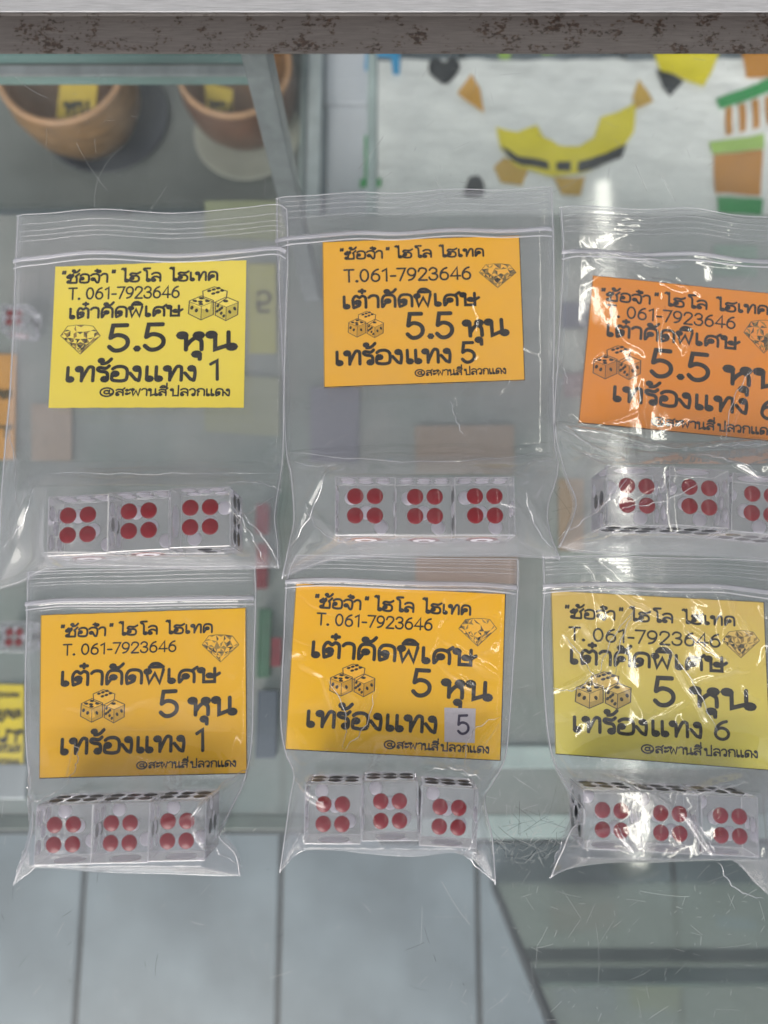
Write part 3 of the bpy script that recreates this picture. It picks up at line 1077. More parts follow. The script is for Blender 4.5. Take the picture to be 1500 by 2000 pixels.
    Z += .05 * np.exp(-((Vv - zip_v) / .006) ** 2) + .03 * np.exp(-((Vv - zip_v - .018) / .004) ** 2)
    verts = np.stack([X, Y, Z], -1).reshape(-1, 3)
    idx = np.arange(NU * NV).reshape(NV, NU)
    fc = np.stack([idx[:-1, :-1], idx[1:, :-1], idx[1:, 1:], idx[:-1, 1:]], -1).reshape(-1, 4)
    me = bpy.data.meshes.new('front_film')
    me.from_pydata(verts.tolist(), [], fc.tolist())
    me.materials.append(M[filmmat])
    me.polygons.foreach_set('use_smooth', [True] * len(me.polygons))
    obj('front_film', me, root)
    # back film: coarser, flat on the glass
    st = 5
    Xb, Yb = X[::st, ::st], Y[::st, ::st]
    Xb = np.concatenate([Xb, X[::st, -1:]], 1)
    Yb = np.concatenate([Yb, Y[::st, -1:]], 1)
    Xb = np.concatenate([Xb, np.concatenate([X[-1:, ::st], X[-1:, -1:]], 1)], 0)
    Yb = np.concatenate([Yb, np.concatenate([Y[-1:, ::st], Y[-1:, -1:]], 1)], 0)
    nv_, nu_ = Xb.shape
    Zb = np.full_like(Xb, .02) + .012 * (1 + vnoise(Xb * 1.3, Yb * 1.3, seed + 9))
    vb = np.stack([Xb, Yb, Zb], -1).reshape(-1, 3)
    ib = np.arange(nv_ * nu_).reshape(nv_, nu_)
    fb = np.stack([ib[:-1, :-1], ib[1:, :-1], ib[1:, 1:], ib[:-1, 1:]], -1).reshape(-1, 4)
    mb = bpy.data.meshes.new('back_film')
    mb.from_pydata(vb.tolist(), [], fb.tolist())
    mb.materials.append(M['film_back'])
    mb.polygons.foreach_set('use_smooth', [True] * len(mb.polygons))
    obj('back_film', mb, root)
    # whitened crease lines where the film is folded over the dice and into the corners
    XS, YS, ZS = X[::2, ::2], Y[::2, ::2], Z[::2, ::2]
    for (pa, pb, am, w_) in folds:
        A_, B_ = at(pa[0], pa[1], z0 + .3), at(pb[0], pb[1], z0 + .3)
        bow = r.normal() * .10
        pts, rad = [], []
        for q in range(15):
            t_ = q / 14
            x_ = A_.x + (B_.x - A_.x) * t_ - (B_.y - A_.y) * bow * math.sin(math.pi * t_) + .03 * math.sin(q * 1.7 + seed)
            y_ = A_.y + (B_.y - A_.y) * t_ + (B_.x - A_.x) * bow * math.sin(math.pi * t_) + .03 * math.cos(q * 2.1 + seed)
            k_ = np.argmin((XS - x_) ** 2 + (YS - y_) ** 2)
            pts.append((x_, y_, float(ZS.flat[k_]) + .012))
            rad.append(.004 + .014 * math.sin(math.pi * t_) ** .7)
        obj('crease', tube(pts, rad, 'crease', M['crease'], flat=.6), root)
    # seams, zip, header lines follow the film
    for col in (1, NU - 2):
        pts = [(X[i, col], Y[i, col], Z[i, col] + .0) for i in range(0, NV, 2)] + [(X[-1, col], Y[-1, col], Z[-1, col])]
        obj('side_seam', tube(pts, .022, 'side_seam', M['seam'], flat=.5), root)
    pts = [(X[-2, i], Y[-2, i], Z[-2, i]) for i in range(0, NU, 2)]
    obj('bottom_seam', tube(pts, .012, 'bottom_seam', M['rib'], flat=.5), root)
    pts = [(X[0, i], Y[0, i], Z[1, i]) for i in range(0, NU, 2)]
    obj('top_edge', tube(pts, .016, 'top_edge', M['seam'], flat=.5), root)
    zi = int(zip_v * (NV - 1))
    for off, rad, mm in ((0, .075, 'zip'), (4, .028, 'seam'), (-2, .018, 'rib')):
        pts = [(X[zi + off, i], Y[zi + off, i], Z[zi + off, i]) for i in range(0, NU, 3)]
        obj('zip_track', tube(pts, rad, 'zip_track', M[mm], flat=.5), root)
    for rv in ribs:
        ri = int(rv * (NV - 1))
        pts = [(X[ri, i], Y[ri, i], Z[ri, i] + .004) for i in range(2, NU - 2, 3)]
        obj('header_rib', tube(pts, .012, 'header_rib', M['rib'], flat=.5), root)
    return root


# ------------------------------------------------------------------ labels
THAI_1 = '"ซ้อจํ๋า_" ไฮ_โล_ ไฮเทค'
LIGHTS = {}


def make_label(lbl, corners, z, c_top, c_bot, lines, dia, dic, seed, grp='printed paper labels in the zip bags', edge=True):
    tl_, tr_, br_, bl_ = corners
    P = [at(*tl_, z), at(*tr_, z), at(*br_, z), at(*bl_, z)]
    ymax, ymin = max(p.y for p in P), min(p.y for p in P)

    def bend(x, y):
        return .016 * math.sin(x * .7 + seed) + .012 * math.sin(y * .9 + seed * 2)
    pm = paper('label_paper', c_top, c_bot, ymin, ymax)
    root = obj('paper_label', None)
    root['label'] = lbl
    root['category'] = 'paper label'
    root['group'] = grp
    n_ = 24
    V, F = [], []
    for layer, dz in ((0, 0), (1, -.012)):
        for j in range(n_ + 1):
            for i in range(n_ + 1):
                p = (P[0] * (1 - i / n_) + P[1] * (i / n_)) * (1 - j / n_) + (P[3] * (1 - i / n_) + P[2] * (i / n_)) * (j / n_)
                jig = .006 * math.sin(i * 2.3 + seed) if j in (0, n_) else 0
                V.append((p.x, p.y + jig, z + dz + bend(p.x, p.y)))
    m_ = n_ + 1
    for j in range(n_):
        for i in range(n_):
            F.append((j * m_ + i, (j + 1) * m_ + i, (j + 1) * m_ + i + 1, j * m_ + i + 1))
            o_ = m_ * m_
            F.append((o_ + j * m_ + i, o_ + j * m_ + i + 1, o_ + (j + 1) * m_ + i + 1, o_ + (j + 1) * m_ + i))
    for i in range(n_):
        o_ = m_ * m_
        F.append((i, i + 1, o_ + i + 1, o_ + i))
        q = n_ * m_
        F.append((q + i + 1, q + i, o_ + q + i, o_ + q + i + 1))
        F.append(((i + 1) * m_, i * m_, o_ + i * m_, o_ + (i + 1) * m_))
        F.append((i * m_ + n_, (i + 1) * m_ + n_, o_ + (i + 1) * m_ + n_, o_ + i * m_ + n_))
    obj('paper', mesh('paper', V, F, pm, False), root)
    if edge:   # printed dark border line at the cut edge, right and bottom
        VV, FF = [], []

        def pl(X, Y, q):
            return (X, Y, q + bend(X, Y))
        for (a, b) in ((0, 1), (1, 2), (2, 3), (3, 0)):
            A, B_ = P[a], P[b]
            pts = [(A.x + (B_.x - A.x) * k / 20, A.y + (B_.y - A.y) * k / 20) for k in range(21)]
            cen = sum(P, Vector()) / 4
            pts = [(x + (cen.x - x) * .004, y + (cen.y - y) * .004) for x, y in pts]
            ribbon(pts, .012 if (a, b) in ((1, 2), (2, 3)) else .006, VV, FF, z + .002, pl)
        obj('border_line', mesh('border_line', VV, FF, M['ink']), root)
    for parts in [[q] for ln in lines for q in ln]:
        obj('printed_line', text_mesh('printed_line', parts, z + .004, M['ink'], bend=bend), root)
    light = simple('print_tint', tuple(min(1, c * 1.02 + .02) for c in c_top[:3]) + (1,), .5, noise=.06, nscale=20)
    if dia:
        obj('diamond_picture', diamond_picture(dia, z + .003, light, bend, seed), root)
    if dic:
        obj('dice_picture', dice_picture(dic, z + .003, light, bend, simple('print_mid', tuple(c * .8 for c in c_top[:3]) + (1,), .5), simple('print_shade', tuple(c * .66 for c in c_top[:3]) + (1,), .5)), root)
    return root, bend


L3 = 'เต๋าคัดพิเศษ'
L5 = 'เทร้องแทง'
L6 = '@สะพานสี่_ปลวกแดง'
HUN = 'หุน'
TEL = 'T. 061-7923646'
TEL2 = 'T.061-7923646'
t1, t2, t3, t4, t5, t6 = .095, .09, .1, .1, .1, .1

Z_A, Z_B, Z_C, Z_D, Z_E, Z_F = .26, .12, .12, 0.0, 0.0, 0.0
LZ = .085

make_label('bright yellow paper label ending in 1 in the upper left bag', [(108, 521), (481, 508), (476, 796), (95, 797)], Z_A + LZ,
           lin(242, 220, 84), lin(238, 216, 78),
           [[(THAI_1, (120, 553), (424, 547), 20, t1)],
            [(TEL, (133, 585), (350, 581), 17.5, t2)],
            [(L3, (133, 622), (351, 616), 22, t3)],
            [('5.5', (209, 685), (322, 682), 39, t4), (HUN, (346, 684), (456, 681), 38, t4)],
            [(L5, (126, 745), (383, 743), 31, t5), ('1', (408, 742), (430, 741), 30, t5)],
            [(L6, (194, 773), (449, 773), 15, t6)]],
           (118, 637, 196, 692), (368, 560, 465, 626), 1, edge=False)
make_label('amber paper label ending in 5 in the upper middle bag', [(630, 473), (1015, 459), (1026, 742), (633, 757)], Z_B + LZ,
           lin(240, 178, 44), lin(236, 176, 54),
           [[(THAI_1, (664, 507), (944, 500), 18, t1)],
            [(TEL2, (672, 552), (920, 545), 19, t2)],
            [(L3, (668, 603), (930, 595), 26, t3)],
            [('5.5', (793, 660), (886, 658), 37, t4), (HUN, (906, 657), (989, 653), 34, t4)],
            [(L5, (654, 713), (882, 707), 29, t5), ('5', (901, 707), (929, 706), 30, t5)],
            [(L6, (810, 734), (989, 729), 12, t6)]],
           (936, 517, 1008, 562), (680, 609, 749, 660), 2)
make_label('deep orange paper label ending in 6 in the upper right bag, cut by the edge', [(1158, 538), (1541, 576), (1515, 862), (1130, 826)], Z_C + LZ,
           lin(238, 146, 36), lin(236, 144, 44),
           [[(THAI_1, (1173, 586), (1499, 614), 20, t1)],
            [(TEL, (1183, 618), (1436, 642), 18, t2)],
            [(L3, (1182, 656), (1438, 681), 25, t3)],
            [('5.5', (1268, 733), (1385, 744), 40, t4), (HUN, (1413, 748), (1528, 759), 38, t4)],
            [(L5, (1194, 782), (1461, 808), 31, t5), ('6', (1485, 816), (1516, 819), 30, t5)],
            [(L6, (1271, 829), (1512, 850), 15, t6)]],
           (1453, 628, 1531, 690), (1158, 676, 1251, 742), 3)
make_label('golden yellow paper label ending in 1 in the lower left bag', [(80, 1201), (481, 1187), (483, 1511), (76, 1521)], Z_D + LZ,
           lin(240, 184, 28), lin(236, 180, 36),
           [[(THAI_1, (118, 1244), (414, 1235), 20, t1)],
            [(TEL, (123, 1280), (344, 1272), 16.5, t2)],
            [(L3, (116, 1339), (422, 1331), 30, t3)],
            [('5', (310, 1399), (348, 1397), 38, t4), (HUN, (368, 1397), (457, 1394), 37, t4)],
            [(L5, (115, 1473), (361, 1467), 33, t5), ('1', (381, 1467), (401, 1466), 33, t5)],
            [(L6, (265, 1501), (461, 1497), 13, t6)]],
           (395, 1242, 467, 1293), (157, 1347, 243, 1412), 4)
lab5, bend5 = make_label('golden orange paper label with grey handwritten 5 sticker in the lower middle bag', [(578, 1139), (988, 1160), (978, 1486), (557, 1464)], Z_E + LZ,
                         lin(246, 182, 4), lin(242, 190, 24),
                         [[(THAI_1, (614, 1186), (918, 1201), 22, t1)],
                          [(TEL, (618, 1220), (844, 1231), 18, t2)],
                          [(L3, (605, 1282), (922, 1299), 33, t3)],
                          [('5', (803, 1357), (841, 1359), 39, t4), (HUN, (862, 1361), (955, 1367), 38, t4)],
                          [(L5, (596, 1418), (853, 1431), 34, t5)],
                          [(L6, (749, 1460), (955, 1471), 14, t6)]],
                         (896, 1210, 970, 1262), (644, 1297, 732, 1361), 5)
zs = Z_E + LZ + .009
sc_ = [at(868, 1382, zs), at(929, 1384, zs), at(927, 1451, zs), at(868, 1449, zs)]
Vs = [(p.x, p.y, zs + bend5(p.x, p.y)) for p in sc_] + [(p.x, p.y, zs - .006 + bend5(p.x, p.y)) for p in sc_]
stk = obj('sticker', mesh('sticker', Vs, [(3, 2, 1, 0), (4, 5, 6, 7), (0, 1, 5, 4), (1, 2, 6, 5), (2, 3, 7, 6), (3, 0, 4, 7)], M['sticker']), lab5, label='small pale grey square sticker')
obj('handwritten_digit', text_mesh('handwritten_digit', [('5', (893, 1433), (917, 1432), 28, .085)], zs + .006, M['pen'], bend=bend5), stk)
make_label('olive to lime paper label ending in 6 in the lower right bag', [(1076, 1153), (1492, 1176), (1507, 1505), (1085, 1473)], Z_F + LZ,
           lin(222, 188, 94), lin(228, 218, 98),
           [[(THAI_1, (1103, 1206), (1434, 1222), 21, t1)],
            [(TEL, (1111, 1250), (1407, 1264), 20, t2)],
            [(L3, (1111, 1295), (1413, 1311), 30, t3)],
            [('5', (1276, 1376), (1319, 1378), 42, t4), (HUN, (1348, 1378), (1469, 1385), 40, t4)],
            [(L5, (1117, 1428), (1372, 1441), 32, t5), ('6', (1394, 1443), (1425, 1445), 29, t5)],
            [(L6, (1252, 1469), (1480, 1480), 15, t6)]],
           (1411, 1234, 1483, 1285), (1124, 1312, 1233, 1385), 6)

# ------------------------------------------------------------------ dice in the bags
BIG, SMALL = 1.70, 1.53
bags_dice = [
    ('upper left bag with the bright yellow label', BIG, Z_A, [(152, 1025, -3), (271, 1017, -3), (391, 1010, -2)], [1, 1, 2], ['left', 'middle', 'right']),
    ('upper middle bag with the amber label', BIG, Z_B, [(713, 988, 0), (830, 989, 0), (947, 988, 0)], [1, 1, 1], ['left', 'middle', 'right']),
    ('upper right bag with the deep orange label', BIG, Z_C, [(1244, 968, 2), (1366, 971, 4), (1488, 985, 6)], [6, 6, 6], ['left', 'middle', 'right']),
    ('lower left bag with the golden yellow label', SMALL, Z_D, [(124, 1630, -1.5), (235, 1627, -1), (346, 1623, -1)], [1, 1, 1], ['left', 'middle', 'right']),
    ('lower middle bag with the grey sticker label', SMALL, Z_E, [(650, 1590, .5), (762, 1584, -.5), (877, 1596, 3)], [1, 1, 1], ['left', 'middle', 'right']),
    ('lower right bag with the olive label', SMALL, Z_F, [(1195, 1602, 2.5), (1309, 1608, 2.5), (1426, 1613, 3)], [1, 1, 1], ['left', 'middle', 'right']),
]
rects = []
for (bn, sz, zb_, pos, fr, side) in bags_dice:
    cs = []
    for (px_, py_, ro), f_, sd_ in zip(pos, fr, side):
        r_, c_ = place_die(sz, px_, py_, ro, f'{sd_} clear die, red four up, in the {bn}', f_, zb_ + .045)
        cs.append(c_)
    rects.append((min(c.x for c in cs) - sz / 2, max(c.x for c in cs) + sz / 2, min(c.y for c in cs) - sz / 2, max(c.y for c in cs) + sz / 2))

make_bag('upper left zip bag holding the bright yellow label', [(32, 422), (100, 419), (200, 411), (340, 419), (470, 409), (540, 402), (563, 412)],
         [(-6, 1152), (40, 1140), (90, 1116), (160, 1110), (300, 1112), (450, 1112), (548, 1110)],
         [(32, 422), (28, 510), (24, 620), (17, 760), (8, 860), (2, 950), (-2, 1050), (-6, 1152)],
         [(563, 412), (565, 495), (561, 620), (558, 760), (556, 880), (549, 950), (541, 1010), (546, 1060), (548, 1110)],
         .125, Z_A, rects[0], BIG + .05, .35, [.03, .05, .062, .074],
         [((20, 1070), (105, 970), .16, .35), ((548, 955), (470, 965), .2, .25), ((545, 1100), (470, 1000), .22, .22), ((470, 1060), (548, 960), .1, .12),
          ((15, 840), (60, 1000), .08, .3), ((520, 1105), (480, 1010), .12, .14), ((100, 930), (540, 925), .06, .3)], 21)
make_bag('upper middle zip bag holding the amber label', [(538, 388), (620, 384), (700, 378), (780, 380), (880, 372), (980, 374), (1080, 366)],
         [(548, 1132), (590, 1114), (660, 1094), (760, 1088), (900, 1088), (1000, 1088), (1096, 1094)],
         [(538, 388), (538, 470), (544, 600), (551, 760), (556, 880), (566, 930), (572, 1010), (566, 1050), (548, 1132)],
         [(1080, 366), (1084, 470), (1086, 620), (1084, 760), (1086, 860), (1092, 920), (1072, 990), (1076, 1040), (1096, 1094)],
         .115, Z_B, rects[1], BIG + .05, .5, [.018, .03, .045, .06],
         [((560, 1080), (650, 925), .2, .3), ((570, 900), (660, 925), .14, .3), ((1088, 900), (1005, 930), .2, .22), ((1090, 1085), (1010, 980), .2, .25),
          ((690, 1075), (600, 990), .12, .2), ((560, 880), (1080, 880), .10, .3), ((880, 780), (905, 850), .05, .12), ((1000, 1010), (960, 1000), .05, .1)], 35)
make_bag('upper right zip bag holding the deep orange label, crumpled and glinting', [(1092, 405), (1160, 406), (1250, 412), (1350, 409), (1440, 424), (1540, 428), (1640, 430)],
         [(1088, 1068), (1130, 1080), (1220, 1084), (1340, 1086), (1480, 1095), (1560, 1120), (1640, 1140)],
         [(1092, 405), (1097, 490), (1092, 600), (1086, 700), (1080, 790), (1082, 850), (1100, 930), (1118, 990), (1088, 1068)],
         [(1640, 430), (1642, 600), (1640, 800), (1635, 950), (1640, 1140)],
         .135, Z_C, rects[2], BIG + .05, .8, [.012, .028, .045, .06, .075],
         [((1085, 830), (1190, 905), .3, .2), ((1100, 835), (1330, 885), .3, .25), ((1330, 885), (1500, 870), .3, .25), ((1180, 1010), (1330, 960), .06, .08),
          ((1330, 900), (1430, 950), .12, .12), ((1090, 690), (1110, 750), .12, .12), ((1120, 880), (1160, 930), .12, .12), ((1470, 720), (1420, 860), .08, .1),
          ((1170, 490), (1330, 510), .12, .2), ((1090, 1050), (1190, 960), .2, .15)], 52, 'film_crumpled')
make_bag('lower left zip bag holding the golden yellow label', [(52, 1118), (150, 1114), (260, 1112), (380, 1108), (500, 1106)],
         [(25, 1730), (55, 1708), (90, 1690), (200, 1702), (330, 1706), (420, 1710), (472, 1710)],
         [(52, 1118), (50, 1200), (47, 1320), (49, 1450), (60, 1540), (66, 1610), (50, 1670), (25, 1730)],
         [(500, 1106), (502, 1170), (498, 1300), (495, 1440), (482, 1520), (455, 1580), (440, 1625), (466, 1665), (472, 1710)],
         .105, Z_D, rects[3], SMALL + .05, .45, [.012, .025, .038, .05],
         [((490, 1500), (400, 1575), .22, .2), ((470, 1695), (410, 1600), .24, .2), ((400, 1580), (440, 1640), .12, .1), ((30, 1715), (75, 1640), .1, .2),
          ((80, 1545), (160, 1520), .1, .12), ((160, 1520), (150, 1450), .1, .12), ((60, 1500), (75, 1600), .08, .15)], 64, run=1.6)
make_bag('lower middle zip bag holding the sticker label', [(575, 1085), (680, 1086), (800, 1090), (920, 1092), (1014, 1092)],
         [(545, 1706), (580, 1668), (620, 1656), (700, 1664), (800, 1672), (890, 1664), (925, 1676), (969, 1730)],
         [(575, 1085), (558, 1135), (552, 1250), (546, 1400), (556, 1470), (574, 1510), (566, 1560), (555, 1640), (545, 1706)],
         [(1014, 1092), (1014, 1150), (1006, 1280), (998, 1400), (988, 1480), (962, 1530), (946, 1560), (962, 1640), (969, 1730)],
         .09, Z_E, rects[4], SMALL + .05, .7, [.01, .022, .035, .048],
         [((640, 1330), (672, 1460), .10, .10), ((672, 1460), (730, 1350), .10, .12), ((975, 1400), (900, 1500), .16, .15), ((830, 1490), (940, 1510), .14, .15),
          ((965, 1720), (890, 1640), .25, .18), ((570, 1500), (640, 1545), .12, .2), ((560, 1690), (600, 1600), .14, .15), ((940, 1545), (900, 1640), .12, .12)], 77, run=1.6)
make_bag('lower right zip bag holding the olive label, crumpled and glinting', [(1058, 1088), (1180, 1086), (1300, 1090), (1420, 1092), (1535, 1100)],
         [(1072, 1716), (1110, 1695), (1180, 1684), (1270, 1682), (1370, 1678), (1430, 1680), (1480, 1730), (1540, 1780)],
         [(1058, 1088), (1060, 1160), (1056, 1260), (1064, 1400), (1076, 1480), (1098, 1530), (1112, 1570), (1096, 1640), (1072, 1716)],
         [(1535, 1100), (1538, 1250), (1540, 1400), (1530, 1520), (1500, 1590), (1510, 1680), (1540, 1780)],
         .095, Z_F, rects[5], SMALL + .05, .9, [.008, .02, .032, .044, .056],
         [((1100, 1240), (1165, 1330), .12, .1), ((1165, 1330), (1240, 1190), .12, .12), ((1080, 1345), (1160, 1310), .1, .12), ((1300, 1260), (1400, 1430), .08, .1),
          ((1240, 1190), (1200, 1320), .06, .07), ((1340, 1230), (1420, 1290), .08, .1), ((1175, 1590), (1200, 1640), .08, .08), ((1290, 1570), (1350, 1640), .12, .1),
          ((1500, 1760), (1400, 1680), .22, .2), ((1080, 1700), (1130, 1600), .18, .18), ((1300, 1530), (1420, 1510), .14, .16), ((1160, 1500), (1230, 1520), .08, .12)], 93, 'film_crumpled', run=1.6)

# ------------------------------------------------------------------ things inside the case
wood_m = simple('bowl_wood', lin(146, 110, 70), 0.4, noise=.38, nscale=.6, stretch=(1, 1, 4))
wood_rim = simple('bowl_rim_wood', lin(176, 136, 100), 0.4, noise=.15, nscale=.6)
wood_in = simple('bowl_inside', lin(128, 92, 56), 0.5, noise=.3, nscale=.4)
wood_dk = simple('bowl_dark_wood', lin(106, 72, 52), 0.4, noise=.35, nscale=.35)


def lathe(nm, prof, mt, k=48, cap0=True, cap1=False):
    V, F, I = [], [], []
    for (r_, z_) in prof:
        V += [(r_ * math.cos(2 * math.pi * i / k), r_ * math.sin(2 * math.pi * i / k), z_) for i in range(k)]
    for q in range(len(prof) - 1):
        for i in range(k):
            j = (i + 1) % k
            F.append((q * k + i, q * k + j, (q + 1) * k + j, (q + 1) * k + i))
    if cap0:
        F.append(tuple(range(k - 1, -1, -1)))
    if cap1:
        F.append(tuple(range((len(prof) - 1) * k, len(prof) * k)))
    return mesh(nm, V, F, mt, True)


def bowl(px, py, zr, R_, hgt, m_out, lbl):
    c = at(px, py, zr)
    r = thing('wooden_bowl', lbl, 'bowl', 'wooden dice bowls inside the case', loc=(c.x, c.y, zr - hgt))
    obj('outer_wall', lathe('outer_wall', [(R_ * .5, .01), (R_ * .78, .5), (R_ * .98, hgt * .35), (R_ * 1.06, hgt * .7), (R_ * 1.02, hgt - .12)], m_out), r)
    inner = [(R_ * .94, hgt - .12), (R_ * .92, hgt * .6), (R_ * .75, hgt * .25), (R_ * .3, hgt * .12)]
    obj('inner_wall', lathe('inner_wall', inner, wood_in, cap0=False, cap1=True), r)
    # rim ring
    pts = [(R_ * .98 * math.cos(a), R_ * .98 * math.sin(a), hgt - .08) for a in np.linspace(0, 2 * math.pi, 49)]
    obj('rim', tube(pts, R_ * .055, 'rim', wood_rim, 8), r)
    return r, c


PZ = -33.0
bowl(118, 130, PZ + 6.5, 4.75, 6.2, wood_m, 'light brown wooden bowl standing on the dark plate at upper left')
bowl(456, 128, PZ + 6.0, 4.3, 5.8, wood_dk, 'reddish brown wooden bowl beside the metal post')


def plate(px, py, z, R_, mt, lbl):
    c = at(px, py, z)
    r = thing('plate', lbl, 'plate', loc=(c.x, c.y, z))
    obj('dish', lathe('dish', [(R_ * .6, 0), (R_ * .95, .25), (R_, .45), (R_ * .96, .47), (R_ * .8, .22), (R_ * .3, .15)], mt, cap1=True), r)
    return r


plate(208, 232, PZ + .1, 5.3, simple('dark_plate', lin(58, 62, 72), .4, noise=.2, nscale=.3), 'dark slate round plate under the light brown wooden bowl')
plate(485, 265, PZ + .1, 4.4, simple('cream_plate', lin(176, 176, 164), .45, noise=.1, nscale=.3), 'cream round plate under the reddish brown bowl')
# lower glass shelf carrying them
obj('bowl_shelf', box_mesh('bowl_shelf', -60, at(585, 300, PZ).x, at(300, 400, PZ).y, 60, PZ - .6, PZ, simple('grey_shelf', lin(120, 124, 122), .35, noise=.25, nscale=.12)), case)

# cards put inside the bowls to stand for yellow label reflections
ylw = simple('yellow_card', lin(206, 178, 60), .6, noise=.1, nscale=1)
orn = simple('orange_card', lin(196, 140, 66), .6, noise=.1, nscale=1)
amb = simple('amber_card', lin(150, 134, 122), .6, noise=.1, nscale=1)


def card(pts, z, mt, lbl, lines=(), nm='reflection_card', flip=False, tone=None):  # made-up card carrying the colour and print of a reflection
    P = [at(x, y, z) for x, y in pts]
    V = [tuple(p) for p in P] + [(p.x, p.y, p.z - .04) for p in P]
    r = thing(nm, lbl, 'card')
    obj('paper', mesh('paper', V, [(3, 2, 1, 0), (4, 5, 6, 7), (0, 1, 5, 4), (1, 2, 6, 5), (2, 3, 7, 6), (3, 0, 4, 7)], mt), r)
    for ln in lines:
        obj('printed_line', text_mesh('printed_line', [ln], z + .03, tone or M['ink'], flip=flip), r)
    return r


card([(118, 150), (192, 150), (184, 228), (110, 230)], PZ + 4.2, ylw, 'dull yellow label reflection, built as a card, inside the light brown bowl', [(HUN, (125, 225), (175, 222), 28, .1)])
card([(398, 160), (455, 175), (452, 240), (405, 225)], PZ + 4.2, ylw, 'dull yellow label reflection, built as a card, inside the reddish brown bowl', [(HUN, (404, 215), (450, 222), 22, .1)])

# printed plastic sheet in the upper right of the case
SHZ = -29.0
m, n, p, out = mat('white_plastic_sheet')
p.inputs['Base Color'].default_value = lin(250, 250, 247)
p.inputs['Roughness'].default_value = 0.28
tc = N(n, 'ShaderNodeTexCoord')
nz = N(n, 'ShaderNodeTexNoise')
nz.inputs['Scale'].default_value = .5
nz.inputs['Detail'].default_value = 5
mp = N(n, 'ShaderNodeMapping')
mp.inputs['Scale'].default_value = (.6, 1.6, 1)
n.links.new(tc.outputs['Object'], mp.inputs[0])
n.links.new(mp.outputs[0], nz.inputs['Vector'])
bp = N(n, 'ShaderNodeBump')
bp.inputs['Distance'].default_value = .3
n.links.new(nz.outputs['Fac'], bp.inputs['Height'])
n.links.new(bp.outputs[0], p.inputs['Normal'])
M['sheet'] = m
sh = thing('printed_sheet', 'white plastic sheet printed with bright shapes behind the upper right glass', 'plastic sheet')
a_, b_ = at(738, 100, SHZ), at(1700, 660, SHZ)
nx_, ny_ = 90, 60
V, F = [], []


def shz(x, y):
    return SHZ + .12 * math.sin(x * .9 + .4 * y) * math.cos(y * 1.1 - .3 * x) + .06 * math.sin(x * 2.3 - y * 1.7)


xs = np.linspace(a_.x, b_.x, nx_)
ysn = np.linspace(at(900, 640, SHZ).y, 45, ny_)
for yy in ysn:
    for xx in xs:
        V.append((xx, yy, shz(xx, yy)))
for j in range(ny_ - 1):
    for i in range(nx_ - 1):
        F.append((j * nx_ + i, j * nx_ + i + 1, (j + 1) * nx_ + i + 1, (j + 1) * nx_ + i))
obj('plastic', mesh('plastic', V, F, M['sheet'], True), sh)
cols = {'black': lin(52, 54, 58), 'orange': lin(226, 168, 70), 'yellow': lin(240, 222, 44), 'ochre': lin(214, 172, 74), 'green': lin(60, 158, 88), 'lime': lin(178, 212, 110),
        'blue': lin(60, 170, 226), 'brown': lin(206, 142, 62)}
pm_ = {k: simple('print_' + k, v, .35, noise=.05, nscale=.5) for k, v in cols.items()}


def printed(pts, col, lift=.0, smooth_=False, lbl=None):
    """a filled printed shape draped on the sheet"""
    if smooth_:
        pts = sm(list(pts) + [pts[0]], 4)[:-1]
    bmx = bmesh.new()
    vs = [bmx.verts.new((at(x, y, SHZ).x, at(x, y, SHZ).y, 0)) for x, y in pts]
    f = bmx.faces.new(vs)
    bmesh.ops.triangulate(bmx, faces=[f])
    for _ in range(2):
        bmesh.ops.subdivide_edges(bmx, edges=bmx.edges[:], cuts=1, use_grid_fill=True)
    for v in bmx.verts:
        v.co.z = shz(v.co.x, v.co.y) + .16 + lift
    o = obj('printed_shape', bm_mesh('printed_shape', bmx, pm_[col], True), sh)
    if lbl:
        o['label'] = lbl
    return o


printed([(838, 122), (850, 115), (868, 124), (884, 113), (898, 130), (890, 150), (872, 166), (855, 158), (838, 142)], 'black', smooth_=True, lbl='black rounded blob')
printed([(920, 148), (936, 172), (945, 222), (918, 205), (893, 185)], 'orange', lbl='orange pointed cone')
printed([(968, 252), (1010, 262), (1048, 246), (1062, 272), (1090, 288), (1130, 290), (1160, 270), (1172, 232), (1205, 222), (1240, 202), (1236, 262), (1205, 305), (1150, 335),
         (1080, 348), (1010, 330), (978, 292)], 'yellow', lbl='yellow crescent')
printed([(978, 287), (1010, 305), (1070, 318), (1072, 334), (1020, 326), (990, 308)], 'black', .03, lbl='dark band piece')
printed([(1086, 318), (1114, 318), (1114, 336), (1086, 336)], 'black', .03)
printed([(1128, 318), (1180, 304), (1222, 285), (1212, 312), (1160, 332), (1128, 337)], 'black', .03)
printed([(1246, 158), (1262, 178), (1274, 202), (1240, 216), (1236, 190)], 'ochre')
printed([(985, 310), (1032, 332), (1018, 366), (978, 356), (963, 330)], 'ochre', -.02)
printed([(1080, 350), (1142, 346), (1132, 386), (1096, 380)], 'ochre')
printed([(916, 348), (934, 346), (946, 366), (940, 385), (906, 385)], 'black', smooth_=True)
printed([(1270, 90), (1408, 90), (1390, 140), (1372, 172), (1345, 160), (1290, 142)], 'yellow', smooth_=False)
printed([(1280, 138), (1335, 160), (1308, 190), (1292, 178)], 'black', .02)
printed([(1395, 198), (1500, 155), (1560, 130), (1560, 160), (1500, 182), (1402, 218)], 'green', lbl='green slanted stripe')
for k in range(5):
    printed([(1415 + 26 * k, 215 - 8 * k), (1428 + 26 * k, 210 - 8 * k), (1430 + 26 * k, 262 - 6 * k), (1418 + 26 * k, 266 - 6 * k)], 'brown')
printed([(1383, 280), (1490, 264), (1490, 294), (1390, 304)], 'lime')
printed([(1392, 305), (1488, 296), (1484, 384), (1396, 380)], 'brown', lbl='brown box shape')
